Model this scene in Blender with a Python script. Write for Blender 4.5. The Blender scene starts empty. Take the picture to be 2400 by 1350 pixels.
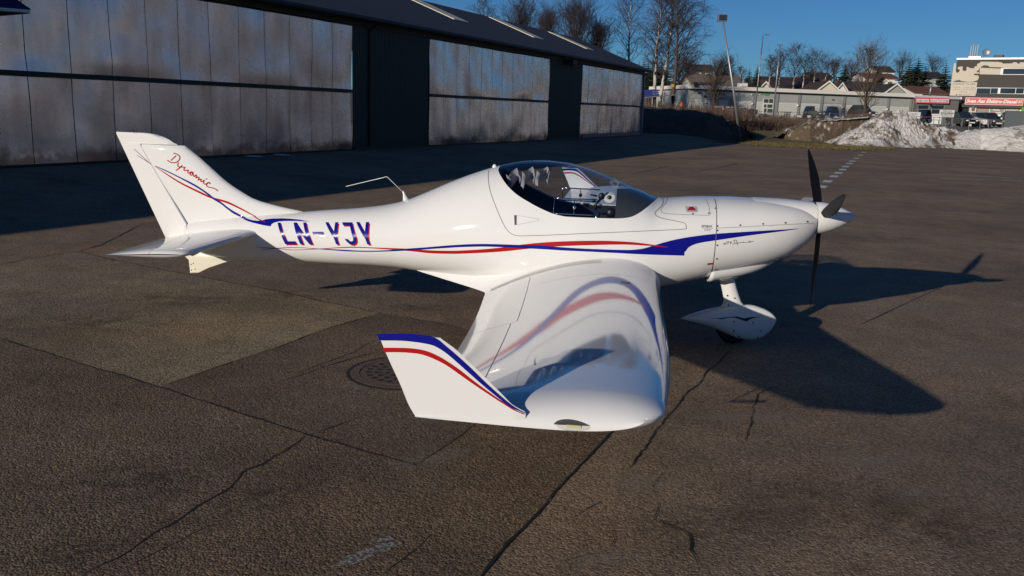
import bpy, bmesh, math, random
import numpy as np
from mathutils import Vector, Matrix
R = math.radians
rng = random.Random(7)
scene = bpy.context.scene
COL = scene.collection

# ------------------------------------------------------------------ camera
CAM_H, PITCH, ROLL = 1.8931, R(11.9), R(1.9)
c_fwd = Vector((0, math.cos(PITCH), -math.sin(PITCH)))
c_up0 = Vector((0, math.sin(PITCH), math.cos(PITCH)))
c_rt = Vector((1, 0, 0)) * math.cos(ROLL) + c_up0 * math.sin(ROLL)
c_up = Vector((1, 0, 0)) * -math.sin(ROLL) + c_up0 * math.cos(ROLL)
cam = bpy.data.cameras.new('camera'); cam.lens = 30.0; cam.sensor_width = 36.0
cam.clip_start = 0.05; cam.clip_end = 3000
cam_ob = bpy.data.objects.new('camera', cam); COL.objects.link(cam_ob)
m = Matrix.Identity(4)
for i in range(3):
    m[i][0], m[i][1], m[i][2] = c_rt[i], c_up[i], -c_fwd[i]
m[2][3] = CAM_H
cam_ob.matrix_world = m
scene.camera = cam_ob

# ------------------------------------------------------------------ light: low clear afternoon sun from behind left
SUN_TO = Vector((2.759, 3.141, -1.0)).normalized()          # the way the light travels
SUN_EL = math.asin(-SUN_TO.z)
SUN_ROT = math.atan2(-SUN_TO.x, -SUN_TO.y)
world = bpy.data.worlds.new('World'); scene.world = world; world.use_nodes = True
wn = world.node_tree
bg = wn.nodes['Background']
sky = wn.nodes.new('ShaderNodeTexSky'); sky.sky_type = 'NISHITA'; sky.sun_disc = False
sky.sun_elevation = SUN_EL; sky.sun_rotation = SUN_ROT
sky.air_density = 1.0; sky.dust_density = 0.0; sky.ozone_density = 4.0; sky.altitude = 1200
wb = wn.nodes.new('ShaderNodeMix'); wb.data_type = 'RGBA'; wb.blend_type = 'MULTIPLY'; wb.inputs['Factor'].default_value = 1.0
wb.inputs['B'].default_value = (.56, .95, 1.32, 1)          # the camera's white balance sits on the warm sun, so the sky reads bluer
wn.links.new(sky.outputs[0], wb.inputs['A']); wn.links.new(wb.outputs['Result'], bg.inputs[0]); bg.inputs[1].default_value = 0.062
sun = bpy.data.lights.new('sun', 'SUN'); sun.energy = 4.8; sun.angle = R(0.5); sun.color = (1.0, 0.90, 0.77)
sun_ob = bpy.data.objects.new('sun', sun); COL.objects.link(sun_ob)
sun_ob.rotation_euler = SUN_TO.to_track_quat('-Z', 'Y').to_euler()
sun_ob.location = (-20, -20, 30)
scene.view_settings.view_transform = 'Standard'; scene.view_settings.look = 'None'
scene.view_settings.exposure = -0.40; scene.view_settings.gamma = 1; scene.view_settings.use_curve_mapping = False
scene.cycles.max_bounces = 8; scene.cycles.transparent_max_bounces = 16

# ------------------------------------------------------------------ helpers
def put(o, name, parent=None, **props):
    COL.objects.link(o)
    if parent: o.parent = parent
    for k, v in props.items():
        if v: o[k] = v
    return o
def mesh(name, V, F, mat, parent=None, smooth=False, merge=0.0, loc=None, mats=None, mi=None, sharp=None, **props):
    me = bpy.data.meshes.new(name)
    me.from_pydata([tuple(v) for v in V], [], F)
    if merge > 0:
        bm = bmesh.new(); bm.from_mesh(me)
        bmesh.ops.remove_doubles(bm, verts=bm.verts, dist=merge); bm.to_mesh(me); bm.free()
    for mm in (mats or [mat]): me.materials.append(mm)
    if mi is not None: me.polygons.foreach_set('material_index', mi)
    if smooth:
        me.polygons.foreach_set('use_smooth', [True] * len(me.polygons))
        if sharp: me.set_sharp_from_angle(angle=R(sharp))
    me.update()
    o = bpy.data.objects.new(name, me)
    if loc: o.location = loc
    return put(o, name, parent, **props)
def thing(name, label, category, loc=(0, 0, 0), rz=0.0, group=None):
    o = bpy.data.objects.new(name, None); o.empty_display_size = .2
    o.location = loc; o.rotation_euler = (0, 0, rz)
    return put(o, name, None, label=label, category=category, group=group)
class MB:
    """collects simple solids into one mesh"""
    def __init__(s): s.V, s.F = [], []
    def add(s, V, F):
        n = len(s.V); s.V += [tuple(v) for v in V]; s.F += [tuple(i + n for i in f) for f in F]; return s
    def box(s, x0, x1, y0, y1, z0, z1):
        return s.add([(x0,y0,z0),(x1,y0,z0),(x1,y1,z0),(x0,y1,z0),(x0,y0,z1),(x1,y0,z1),(x1,y1,z1),(x0,y1,z1)],
                     [(0,3,2,1),(4,5,6,7),(0,1,5,4),(1,2,6,5),(2,3,7,6),(3,0,4,7)])
    def tube(s, pts, rad, n=8, cap=True):
        P = [Vector(p) for p in pts]
        rad = rad if isinstance(rad, (list, tuple)) else [rad] * len(P)
        rings = []; ref = None
        for i, p in enumerate(P):
            d = (P[min(i+1, len(P)-1)] - P[max(i-1, 0)]).normalized()
            if ref is None or abs(ref.dot(d)) > .95: ref = d.orthogonal().normalized()
            a = (ref - d * ref.dot(d)).normalized(); b = d.cross(a); ref = a
            rings.append([p + (a*math.cos(t) + b*math.sin(t)) * rad[i] for t in (2*math.pi*k/n for k in range(n))])
        return s.loft(rings, cap=cap)
    def loft(s, rings, closed=True, cap=False):
        n = len(rings[0]); V = [v for r in rings for v in r]; F = []
        for i in range(len(rings) - 1):
            for k in range(n if closed else n - 1):
                F.append((i*n+k, i*n+(k+1) % n, (i+1)*n+(k+1) % n, (i+1)*n+k))
        if cap:
            F.append(tuple(range(n-1, -1, -1))); F.append(tuple((len(rings)-1)*n + k for k in range(n)))
        return s.add(V, F)
    def lathe(s, prof, center, axis=(0,0,1), n=24):
        ax = Vector(axis).normalized(); a = ax.orthogonal().normalized(); b = ax.cross(a); c = Vector(center)
        return s.loft([[c + ax*h + (a*math.cos(t)+b*math.sin(t))*max(r, 1e-5) for t in (2*math.pi*k/n for k in range(n))] for h, r in prof])
    def ball(s, c, r, n=12, sc=(1,1,1)):
        rings = [[(c[0]+sc[0]*r*math.sin(p)*math.cos(t), c[1]+sc[1]*r*math.sin(p)*math.sin(t), c[2]+sc[2]*r*math.cos(p)) for t in (2*math.pi*k/n for k in range(n))] for p in (math.pi*j/(n//2) for j in range(n//2+1))]
        return s.loft(rings)
    def prism(s, poly, ext):
        """poly: 3d points, ext: extrusion vector"""
        P = [Vector(p) for p in poly]; e = Vector(ext); n = len(P)
        return s.add(P + [p + e for p in P], [tuple(range(n-1,-1,-1)), tuple(range(n, 2*n))] + [(k, (k+1)%n, n+(k+1)%n, n+k) for k in range(n)])
    def build(s, name, mat, parent=None, **k): return mesh(name, s.V, s.F, mat, parent, **k)

# ------------------------------------------------------------------ materials
def new_mat(name):
    mt = bpy.data.materials.new(name); mt.use_nodes = True
    return mt, mt.node_tree.nodes, mt.node_tree.links, mt.node_tree.nodes['Principled BSDF']
def solid(name, col, rough=.5, metal=0.0, spec=.5, coat=0.0, var=0.0, vscale=3.0, bump=0.0, bscale=60.0, emit=None):
    mt, N, L, P = new_mat(name)
    P.inputs['Base Color'].default_value = (*col, 1); P.inputs['Roughness'].default_value = rough
    P.inputs['Metallic'].default_value = metal; P.inputs['Specular IOR Level'].default_value = spec
    P.inputs['Coat Weight'].default_value = coat; P.inputs['Coat Roughness'].default_value = .03
    tc = N.new('ShaderNodeTexCoord')
    if var:
        nz = N.new('ShaderNodeTexNoise'); nz.inputs['Scale'].default_value = vscale; nz.inputs['Detail'].default_value = 6
        mx = N.new('ShaderNodeMix'); mx.data_type = 'RGBA'
        mx.inputs['A'].default_value = (*[max(0, c*(1-var)) for c in col], 1); mx.inputs['B'].default_value = (*[min(1, c*(1+var)) for c in col], 1)
        L.new(tc.outputs['Object'], nz.inputs['Vector']); L.new(nz.outputs[0], mx.inputs['Factor']); L.new(mx.outputs['Result'], P.inputs['Base Color'])
    if bump:
        nb = N.new('ShaderNodeTexNoise'); nb.inputs['Scale'].default_value = bscale; nb.inputs['Detail'].default_value = 4
        bp = N.new('ShaderNodeBump'); bp.inputs['Strength'].default_value = bump; bp.inputs['Distance'].default_value = .02
        L.new(tc.outputs['Object'], nb.inputs['Vector']); L.new(nb.outputs[0], bp.inputs['Height']); L.new(bp.outputs[0], P.inputs['Normal'])
    if emit:
        P.inputs['Emission Color'].default_value = (*emit[0], 1); P.inputs['Emission Strength'].default_value = emit[1]
    return mt
M = {}
M['gelcoat'] = solid('white gelcoat', (.80, .80, .785), .045, spec=.55)
M['gelcoat_matt'] = solid('white fairing gelcoat', (.78, .78, .76), .22, coat=.5)
M['cream'] = solid('yellowed gelcoat', (.78, .75, .62), .3)
M['blue'] = solid('blue vinyl', (.005, .008, .24), .12)
M['red'] = solid('red vinyl', (.44, .010, .012), .12)
M['line'] = solid('panel gap', (.16, .16, .15), .8)
M['ink'] = solid('black vinyl', (.012, .012, .02), .3)
M['seamlight'] = solid('pale seam', (.42, .42, .47), .6)
M['navy'] = solid('dark navy trim', (.010, .014, .032), .75, var=.3, vscale=9)
M['seat'] = solid('seat fabric', (.03, .035, .06), .9)
M['carbon'] = solid('black carbon blade', (.004, .004, .005), .5, spec=.15)
M['chrome'] = solid('chrome', (.7, .7, .72), .12, metal=1.0)
M['lampglow'] = solid('yellowish lamp', (.75,.70,.42), .2)
M['black'] = solid('black plastic', (.01, .01, .012), .4)
M['rubber'] = solid('tyre rubber', (.018, .018, .018), .85)
M['shade'] = solid('grey sunshade cloth', (.42, .40, .43), .9)
M['coaming'] = solid('grey glare shield', (.055, .06, .065), .7)
M['steel'] = solid('screw steel', (.10, .10, .10), .45, metal=.6)
def glass_mat(name, tint, rough=0.0, ior=1.5, base=0.0):
    mt = bpy.data.materials.new(name); mt.use_nodes = True
    N, L = mt.node_tree.nodes, mt.node_tree.links; N.clear()
    out = N.new('ShaderNodeOutputMaterial'); mix = N.new('ShaderNodeMixShader'); fr = N.new('ShaderNodeFresnel'); ge = N.new('ShaderNodeNewGeometry'); io = N.new('ShaderNodeMapRange')
    io.inputs['To Min'].default_value = ior; io.inputs['To Max'].default_value = 1/ior     # a thin sheet reflects alike from both sides
    L.new(ge.outputs['Backfacing'], io.inputs['Value']); L.new(io.outputs[0], fr.inputs[0])
    tr = N.new('ShaderNodeBsdfTransparent'); tr.inputs[0].default_value = (*tint, 1)
    gl = N.new('ShaderNodeBsdfGlossy'); gl.inputs['Roughness'].default_value = rough; gl.inputs[0].default_value = (1, 1, 1, 1)
    L.new(fr.outputs[0], mix.inputs[0]); L.new(tr.outputs[0], mix.inputs[1]); L.new(gl.outputs[0], mix.inputs[2]); L.new(mix.outputs[0], out.inputs[0])
    return mt
M['canopy'] = glass_mat('acrylic canopy', (.80, .84, .88))
M['lens'] = glass_mat('clear lens', (.9, .9, .88))

# ------------------------------------------------------------------ measured outlines of the aircraft (X, Z in metres)
LETTERS = [[(-4.8635,0.8505),(-4.8337,0.8523),(-4.7541,0.7027),(-4.6756,0.7084),(-4.666,0.684),(-4.7744,0.6761)],[(-4.7107,0.8611),(-4.68,0.8631),(-4.5679,0.7529),(-4.6207,0.867),(-4.5901,0.869),(-4.5125,0.6953),(-4.5447,0.6929),(-4.644,0.7954),(-4.6001,0.6888),(-4.6309,0.6866)],[(-4.5212,0.7992),(-4.4174,0.8065),(-4.4033,0.7815),(-4.5056,0.7742)],[(-4.4128,0.883),(-4.3836,0.8849),(-4.3167,0.8136),(-4.3201,0.8891),(-4.2921,0.891),(-4.2854,0.759),(-4.2674,0.7124),(-4.2939,0.7104),(-4.3118,0.757)],[(-4.2564,0.8925),(-4.1614,0.8992),(-4.1063,0.7822),(-4.1031,0.7537),(-4.1112,0.7336),(-4.1326,0.7196),(-4.159,0.7199),(-4.1902,0.7371),(-4.2155,0.7619),(-4.186,0.7641),(-4.1664,0.7477),(-4.1479,0.7453),(-4.1347,0.756),(-4.135,0.7729),(-4.1795,0.8758),(-4.2412,0.8714)],[(-4.1261,0.9039),(-4.096,0.9061),(-4.03,0.8326),(-4.0353,0.9105),(-4.0062,0.9127),(-3.9958,0.7791),(-3.979,0.7356),(-4.0052,0.7334),(-4.023,0.7769)]]
BLUE = ([(-0.5051,1.0328),(-0.7529,1.0179),(-0.9547,1.002),(-1.1674,0.9827),(-1.3517,0.9552),(-1.4825,0.9268),(-1.5703,0.9005),(-1.6556,0.8707),(-1.7001,0.8557),(-1.7426,0.8455),(-1.8317,0.8353),(-1.9645,0.8325),(-2.141,0.8321),(-2.3387,0.8341),(-2.5349,0.8393),(-2.6846,0.8343),(-2.9377,0.8256),(-3.0402,0.818),(-3.253,0.7908),(-3.4687,0.7552),(-3.7255,0.7148),(-3.8153,0.6993),(-4.0793,0.6725),(-4.2375,0.6672),(-4.3967,0.6623),(-4.4847,0.6593),(-4.5568,0.6592),(-4.6902,0.6546),(-4.7719,0.647),(-4.8836,0.6314),(-5.0051,0.6117)],[(-0.5048,1.0304),(-0.8787,0.979),(-1.1636,0.931),(-1.2599,0.9133),(-1.3251,0.8946),(-1.3717,0.8651),(-1.3917,0.8347),(-1.3949,0.8208),(-1.3918,0.8035),(-1.5635,0.803),(-1.74,0.8042),(-1.9175,0.807),(-2.1399,0.8097),(-2.3376,0.8092),(-2.5338,0.8106),(-2.7354,0.8091),(-2.9372,0.8038),(-3.1438,0.7853),(-3.36,0.7552),(-3.4689,0.7382),(-3.7263,0.6998),(-3.8162,0.6879),(-4.0804,0.6628),(-4.2389,0.6554),(-4.3976,0.6544),(-4.4853,0.6542),(-4.5574,0.6545),(-4.6907,0.6499),(-4.7726,0.6415),(-4.8844,0.6262),(-5.0056,0.6085)])
RED = ([(-1.5282,0.8681),(-1.6354,0.8815),(-1.7023,0.8895),(-1.8355,0.8994),(-1.9683,0.901),(-2.1442,0.8953),(-2.4381,0.8717),(-2.637,0.8439),(-2.8358,0.8038),(-3.0394,0.7716),(-3.2529,0.745),(-3.4691,0.731),(-3.5942,0.7287),(-3.8143,0.718),(-3.9705,0.7097),(-4.1281,0.7026),(-4.2875,0.6838),(-4.4204,0.6643),(-4.5134,0.6532),(-4.6524,0.6355),(-4.7217,0.6307),(-4.7743,0.6299),(-4.8832,0.6337),(-5.0595,0.6307)],[(-1.528,0.8647),(-1.6347,0.8714),(-1.7013,0.8743),(-1.8342,0.8772),(-1.9667,0.8721),(-2.1424,0.8606),(-2.4365,0.8343),(-2.6357,0.8046),(-2.8351,0.7708),(-3.0393,0.7433),(-3.2534,0.7192),(-3.4699,0.7067),(-3.595,0.7084),(-3.815,0.7049),(-3.971,0.7019),(-4.1287,0.6935),(-4.288,0.6769),(-4.4211,0.6581),(-4.5141,0.6477),(-4.6532,0.6307),(-4.7225,0.6259),(-4.7751,0.6251),(-4.8839,0.629),(-5.06,0.6272)])
FLASH = [(-5.121,0.8543),(-5.0645,0.8526),(-5.0203,0.8584),(-4.9874,0.8694),(-4.9173,0.879),(-4.8269,0.886),(-4.7439,0.8879),(-4.6598,0.8868),(-4.5571,0.8783),(-4.6802,0.8756),(-4.7897,0.8686),(-4.8534,0.8612),(-4.895,0.8495),(-4.9161,0.8369),(-4.9235,0.8167),(-4.9953,0.8214),(-5.0604,0.8297),(-5.1132,0.8363)]
FINBLUE = ([(-6.0319,1.2905),(-5.9197,1.2519),(-5.8021,1.2034),(-5.6847,1.1538),(-5.6069,1.112),(-5.5295,1.0626),(-5.491,1.0322),(-5.4248,0.9974),(-5.3631,0.9511),(-5.2971,0.9125),(-5.1974,0.8684),(-5.1118,0.8532)],[(-6.0321,1.2867),(-5.9202,1.2421),(-5.8027,1.1921),(-5.6855,1.1368),(-5.6077,1.095),(-5.5302,1.0456),(-5.4917,1.0152),(-5.4256,0.9785),(-5.3638,0.9321),(-5.2979,0.8896),(-5.1837,0.8502),(-5.0955,0.834)])
FINRED = ([(-6.0302,1.2842),(-5.9212,1.2236),(-5.8043,1.1611),(-5.6868,1.1104),(-5.5693,1.0627),(-5.4909,1.0341),(-5.3611,1.0041),(-5.2285,0.946),(-5.095,0.88),(-4.9836,0.8513)],[(-6.0305,1.2804),(-5.9218,1.2127),(-5.805,1.146),(-5.6876,1.093),(-5.5701,1.0438),(-5.4916,1.0171),(-5.3618,0.9852),(-5.2291,0.9308),(-5.0866,0.8696),(-4.9817,0.8464)])
RUDLINES = [[(-6.2317,1.4274),(-6.1433,1.3558),(-6.0626,1.2895)],[(-6.2068,1.374),(-6.1442,1.3408),(-6.0778,1.3058)]]
DYN = [[(-5.8475,1.4074),(-5.816,1.4011),(-5.7929,1.3853),(-5.7879,1.365),(-5.7989,1.3459),(-5.8196,1.3301),(-5.8439,1.3236),(-5.8757,1.326),(-5.9067,1.3435)],[(-5.8206,1.3879),(-5.8728,1.3422)],[(-5.8018,1.3271),(-5.8098,1.3044),(-5.8018,1.289),(-5.7817,1.2924),(-5.7683,1.3042),(-5.7984,1.2768),(-5.8314,1.2567)],[(-5.7818,1.2898),(-5.758,1.2878),(-5.7421,1.2865),(-5.7535,1.273),(-5.7494,1.2593),(-5.7293,1.2627),(-5.7113,1.2642),(-5.7202,1.2463),(-5.7086,1.2381),(-5.6841,1.2515),(-5.6679,1.2409),(-5.6815,1.2216),(-5.698,1.2265),(-5.6864,1.2458),(-5.6693,1.2278),(-5.6602,1.2101),(-5.6456,1.225),(-5.6371,1.2179),(-5.6459,1.1995),(-5.6265,1.207),(-5.6148,1.203),(-5.6257,1.1816),(-5.6074,1.1891),(-5.5955,1.1885),(-5.6023,1.1713),(-5.5844,1.1721),(-5.568,1.1825),(-5.5769,1.1603),(-5.5597,1.1461),(-5.5413,1.1581),(-5.5232,1.1634),(-5.515,1.151)],[(-5.5158,1.1498),(-5.5252,1.1618),(-5.5435,1.1524),(-5.5482,1.1353),(-5.5309,1.1229),(-5.5033,1.1184),(-5.4757,1.1121),(-5.4448,1.0928)],[(-5.5547,1.1958),(-5.543,1.1911)]]
WT9 = [[(-1.0948,0.9161),(-1.0916,0.9008),(-1.0836,0.91),(-1.0815,0.9011),(-1.072,0.9217),(-1.0533,0.924)],[(-1.0589,0.9226),(-1.064,0.9027)],[(-1.0369,0.9236),(-1.0454,0.9197),(-1.041,0.9134),(-1.0353,0.9199),(-1.0369,0.9236),(-1.0413,0.9031)],[(-1.0206,0.9322),(-1.0067,0.9382),(-0.9949,0.9334),(-0.9939,0.9232),(-1.0053,0.9102),(-1.0249,0.9028)],[(-1.0111,0.9318),(-1.0143,0.9113)],[(-0.9987,0.9205),(-0.9916,0.9117),(-0.9818,0.9157),(-0.9888,0.8969)],[(-0.9818,0.9157),(-0.9745,0.9184),(-0.9665,0.9147),(-0.9582,0.9199),(-0.9478,0.9175),(-0.9422,0.9253),(-0.939,0.9189),(-0.9266,0.9217),(-0.9112,0.9207),(-0.9039,0.9233),(-0.8949,0.9222),(-0.8857,0.9326),(-0.8942,0.9286),(-0.8884,0.921),(-0.8763,0.9276),(-0.8588,0.9311)],[(-0.9059,0.9374),(-0.902,0.9362)]]
SCREWS = [(-1.1666,1.1669),(-1.1528,1.0415),(-1.1513,1.0088),(-1.1426,0.8936),(-1.1356,0.7828),(-1.1291,0.6872),(-0.9744,1.0534),(-0.7956,1.0671),(-0.6162,1.0781),(-0.4328,1.0854),(-1.3439,1.1233),(-1.2203,1.1323)]
COWLSEAM = [(-1.1649,1.0262),(-0.9738,1.0399),(-0.7809,1.0538),(-0.5834,1.0662),(-0.3738,1.0718)]
HATCH = [(-1.5193,1.2168),(-1.5536,1.1826),(-1.5917,1.1475),(-1.59,1.1288),(-1.5694,1.1177),(-1.4772,1.1139),(-1.3419,1.1164),(-1.2179,1.1192),(-1.2147,1.1513),(-1.2183,1.1904),(-1.2322,1.2207)]
PLACARD = [(-1.4025,1.1698),(-1.3099,1.174),(-1.3065,1.1359),(-1.3919,1.1324)]
PLACTRI = [(-1.3668,1.1684),(-1.3413,1.1711),(-1.3157,1.1474),(-1.3895,1.1443)]
FRAME = [(-1.5707,1.2064),(-1.5747,1.182),(-1.6035,1.1512),(-1.6372,1.1245),(-1.639,1.1093),(-1.623,1.0957),(-1.5739,1.0807),(-1.4283,1.0598),(-1.4009,1.0455),(-1.3964,1.0291),(-1.4149,1.0099),(-1.6672,0.9902),(-2.1492,0.9533),(-2.5392,0.9176),(-2.6976,0.906),(-2.738,0.9114),(-2.7793,0.9334),(-2.8224,0.9844),(-2.8932,1.1095),(-2.9619,1.2366),(-2.9987,1.3257),(-3.0174,1.3765)]
DUCTSLOT = [(-2.7438,1.0632),(-2.7247,1.0643),(-2.7198,0.9896),(-2.7359,0.9887)]
DUCT = [(-2.7247,1.0643),(-2.5462,1.045),(-2.5455,1.0336),(-2.72,0.9915)]
REDTAG = [(-1.2054,0.7433),(-1.1574,0.7485),(-1.1553,0.7341),(-1.2046,0.727)]
LOGO = [(-1.2785,1.0589),(-1.1867,1.0619),(-1.1852,1.022),(-1.2771,1.0192)]
GLASS = [(-2.9331,1.3928),(-2.9213,1.3759),(-2.8878,1.3413),(-2.8207,1.2794),(-2.7423,1.2234),(-2.6329,1.1682),(-2.5269,1.1218),(-2.4231,1.0878),(-2.3214,1.073),(-2.2211,1.0725),(-2.0881,1.0725),(-1.9553,1.0735),(-1.8727,1.0791),(-1.8234,1.0896),(-1.7583,1.1215),(-1.7089,1.1542),(-1.6641,1.1832),(-1.6273,1.2009)]
WLLE = [(-2.7206,1.1308),(-2.6683,1.1366),(-2.6088,1.1396),(-2.5497,1.1391),(-2.5112,1.1297),(-2.4904,1.1146),(-2.4517,1.0888),(-2.4008,1.0442),(-2.3408,0.9911),(-2.2806,0.9348),(-2.2504,0.9066),(-2.2206,0.8906),(-2.2028,0.8828)]
WLTE = [(-2.7206,1.1308),(-2.686,1.0484),(-2.6374,0.9447),(-2.6067,0.8727),(-2.5837,0.8356)]
WLBOT = [(-2.5837,0.8356),(-2.5159,0.8347),(-2.381,0.8254),(-2.2474,0.8146),(-2.1594,0.8187)]
WLBLUE = ([(-2.7209,1.1247),(-2.6385,1.1317),(-2.5791,1.1326),(-2.5318,1.1283),(-2.5081,1.1179),(-2.4902,1.1041),(-2.4514,1.0738),(-2.4005,1.0306),(-2.3404,0.976),(-2.2803,0.9257),(-2.2503,0.9036),(-2.2205,0.8876),(-2.2057,0.882)],[(-2.7131,1.102),(-2.6383,1.1061),(-2.5789,1.1041),(-2.5373,1.0994),(-2.5136,1.092),(-2.4808,1.0732),(-2.442,1.0428),(-2.4,1.008),(-2.34,0.9593),(-2.28,0.915),(-2.25,0.896),(-2.2204,0.8845),(-2.2056,0.8795)])
WLRED = ([(-2.7025,1.077),(-2.6531,1.0804),(-2.6024,1.082),(-2.5548,1.0772),(-2.5132,1.0634),(-2.4774,1.0448),(-2.4356,1.0191),(-2.3937,0.9887),(-2.3398,0.9517),(-2.2799,0.9135),(-2.244,0.8918),(-2.2203,0.8814),(-2.2084,0.8775)],[(-2.6956,1.0614),(-2.6501,1.0645),(-2.6083,1.0653),(-2.5666,1.0628),(-2.5249,1.0505),(-2.4831,1.0323),(-2.4413,1.0065),(-2.3994,0.9792),(-2.3395,0.9425),(-2.2797,0.9074),(-2.2439,0.8879),(-2.2202,0.879),(-2.2098,0.8749)])
SPATTOP = [(-1.3468,0.1837),(-1.2,0.2492),(-1.0982,0.2829),(-1.0302,0.3004),(-0.974,0.3178),(-0.9061,0.3311),(-0.8435,0.3379),(-0.7748,0.3373),(-0.6873,0.3175),(-0.616,0.2858),(-0.5662,0.2408),(-0.5552,0.2204)]
SPATBOT = [(-1.3468,0.1837),(-1.3111,0.175),(-1.1926,0.152),(-1.0739,0.1231),(-0.954,0.0759),(-0.8349,0.036),(-0.7481,0.0345),(-0.6642,0.0615),(-0.611,0.1077),(-0.5663,0.1804),(-0.5552,0.2204)]
LEGL = [(-1.0598,0.5588),(-1.045,0.5178),(-1.0174,0.4266),(-1.0049,0.3642),(-1.007,0.3339),(-1.0304,0.3022)]
LEGR = [(-0.9373,0.5658),(-0.9229,0.5309),(-0.8926,0.443),(-0.8642,0.3788),(-0.8514,0.3495),(-0.8245,0.3301)]
SWOOSH = [[(-1.148,0.2206),(-1.0566,0.2241),(-1.006,0.2345),(-0.9554,0.2437),(-0.8934,0.2507),(-0.8411,0.2378),(-0.8269,0.2369),(-0.7797,0.2489),(-0.6755,0.2538),(-0.7508,0.2418),(-0.7891,0.2274),(-0.8103,0.2098),(-0.8394,0.2182),(-0.9037,0.238),(-0.955,0.2389),(-1.0163,0.2206),(-1.0733,0.2194)]]
SPATSCREW = [(-0.9163,0.2054),(-0.76,0.2053),(-0.9085,0.1265),(-0.6918,0.1396),(-0.8644,0.0781),(-0.709,0.0782),(-0.9625,0.3288),(-0.8389,0.3436),(-0.9795,0.4111),(-0.9168,0.3935)]
def pchip(xs, ys):
    xs = np.array(xs, float); ys = np.array(ys, float)
    if xs[0] > xs[-1]: xs, ys = xs[::-1], ys[::-1]
    h = np.diff(xs); d = np.diff(ys) / h
    m = np.zeros_like(ys); m[0], m[-1] = d[0], d[-1]
    for i in range(1, len(xs) - 1):
        if d[i-1] * d[i] > 0:
            w1, w2 = 2*h[i] + h[i-1], h[i] + 2*h[i-1]
            m[i] = (w1 + w2) / (w1/d[i-1] + w2/d[i])
    def f(x):
        x = np.clip(np.asarray(x, float), xs[0], xs[-1])
        k = np.clip(np.searchsorted(xs, x) - 1, 0, len(h) - 1)
        t = (x - xs[k]) / h[k]
        return ((2*t**3-3*t**2+1)*ys[k] + (t**3-2*t**2+t)*h[k]*m[k]
                + (-2*t**3+3*t**2)*ys[k+1] + (t**3-t**2)*h[k]*m[k+1])
    return f

# fuselage profile: metres along the aircraft (X forward from the spinner tip), Z above ground
F_TOP = pchip(*zip((-.33,1.222),(-.42,1.229),(-.6,1.236),(-.8,1.238),(-1.04,1.236),(-1.2,1.230),(-1.36,1.222),(-1.56,1.203),(-1.615,1.206),
    (-1.719,1.245),(-1.88,1.306),(-2.09,1.385),(-2.247,1.432),(-2.41,1.464),(-2.56,1.473),(-2.72,1.462),(-2.93,1.418),(-3.14,1.350),
    (-3.36,1.262),(-3.57,1.165),(-3.77,1.080),(-3.95,1.034),(-4.21,.993),(-4.46,.966),(-4.72,.935),(-5.0,.905),(-5.3,.865),(-5.6,.815),(-5.78,.780)))
F_BOT = pchip(*zip((-.33,.955),(-.38,.885),(-.45,.825),(-.56,.755),(-.73,.69),(-.95,.63),(-1.14,.585),(-1.25,.55),(-1.45,.495),(-1.7,.45),(-2.1,.41),
    (-2.6,.405),(-3.0,.43),(-3.3,.462),(-3.57,.482),(-3.82,.500),(-4.08,.503),(-4.34,.498),(-4.65,.498),(-5.0,.488),(-5.3,.480),(-5.56,.497),(-5.78,.54)))
F_W = pchip(*zip((-.33,.135),(-.38,.175),(-.45,.222),(-.56,.28),(-.73,.342),(-.95,.398),(-1.14,.438),(-1.36,.475),(-1.6,.508),(-1.9,.543),(-2.3,.568),
    (-2.6,.566),(-2.9,.545),(-3.2,.498),(-3.5,.432),(-3.8,.362),(-4.2,.283),(-4.6,.222),(-5.0,.170),(-5.4,.122),(-5.78,.070)))
F_ZC = pchip(*zip((-.33,1.09),(-.6,1.02),(-.95,.96),(-1.3,.91),(-1.7,.88),(-2.3,.86),(-3.0,.84),(-3.6,.79),(-4.2,.745),(-5.0,.70),(-5.78,.665)))
F_NU = pchip(*zip((-.33,2.0),(-.6,2.25),(-1.2,2.35),(-1.6,2.3),(-2.3,2.15),(-3.0,2.05),(-4.0,2.0),(-5.78,2.0)))
F_NL = pchip(*zip((-.33,2.0),(-.8,2.3),(-1.4,2.5),(-2.5,2.6),(-3.5,2.4),(-4.5,2.2),(-5.78,2.0)))
def fus_half(X, Z):
    """half width of the fuselage skin at (X, Z)"""
    zt, zb, w, zc = F_TOP(X), F_BOT(X), F_W(X), F_ZC(X)
    u = np.where(Z >= zc, (Z - zc) / (zt - zc), (zc - Z) / (zc - zb))
    n = np.where(Z >= zc, F_NU(X), F_NL(X))
    return w * np.maximum(0, 1 - np.clip(np.abs(u), 0, 1) ** n) ** (1 / n)

# ================================================================== THE AIRCRAFT
# aircraft frame: X forward (0 at the spinner tip), S to starboard, Z above the ground
AC_X0 = -2.3
AC_YAW = -.1208
AC = thing('light_aircraft', 'white two-seat low-wing propeller aircraft with blue and red stripes parked on the asphalt', 'aircraft',
           (2.7858 + AC_X0*math.cos(AC_YAW), 6.9261 + AC_X0*math.sin(AC_YAW), 0), AC_YAW)
def A(X, S, Z): return (X - AC_X0, -S, Z)
def part(name, mb, mat, parent=AC, **k): return mb.build(name, M[mat], parent, **k)

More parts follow.
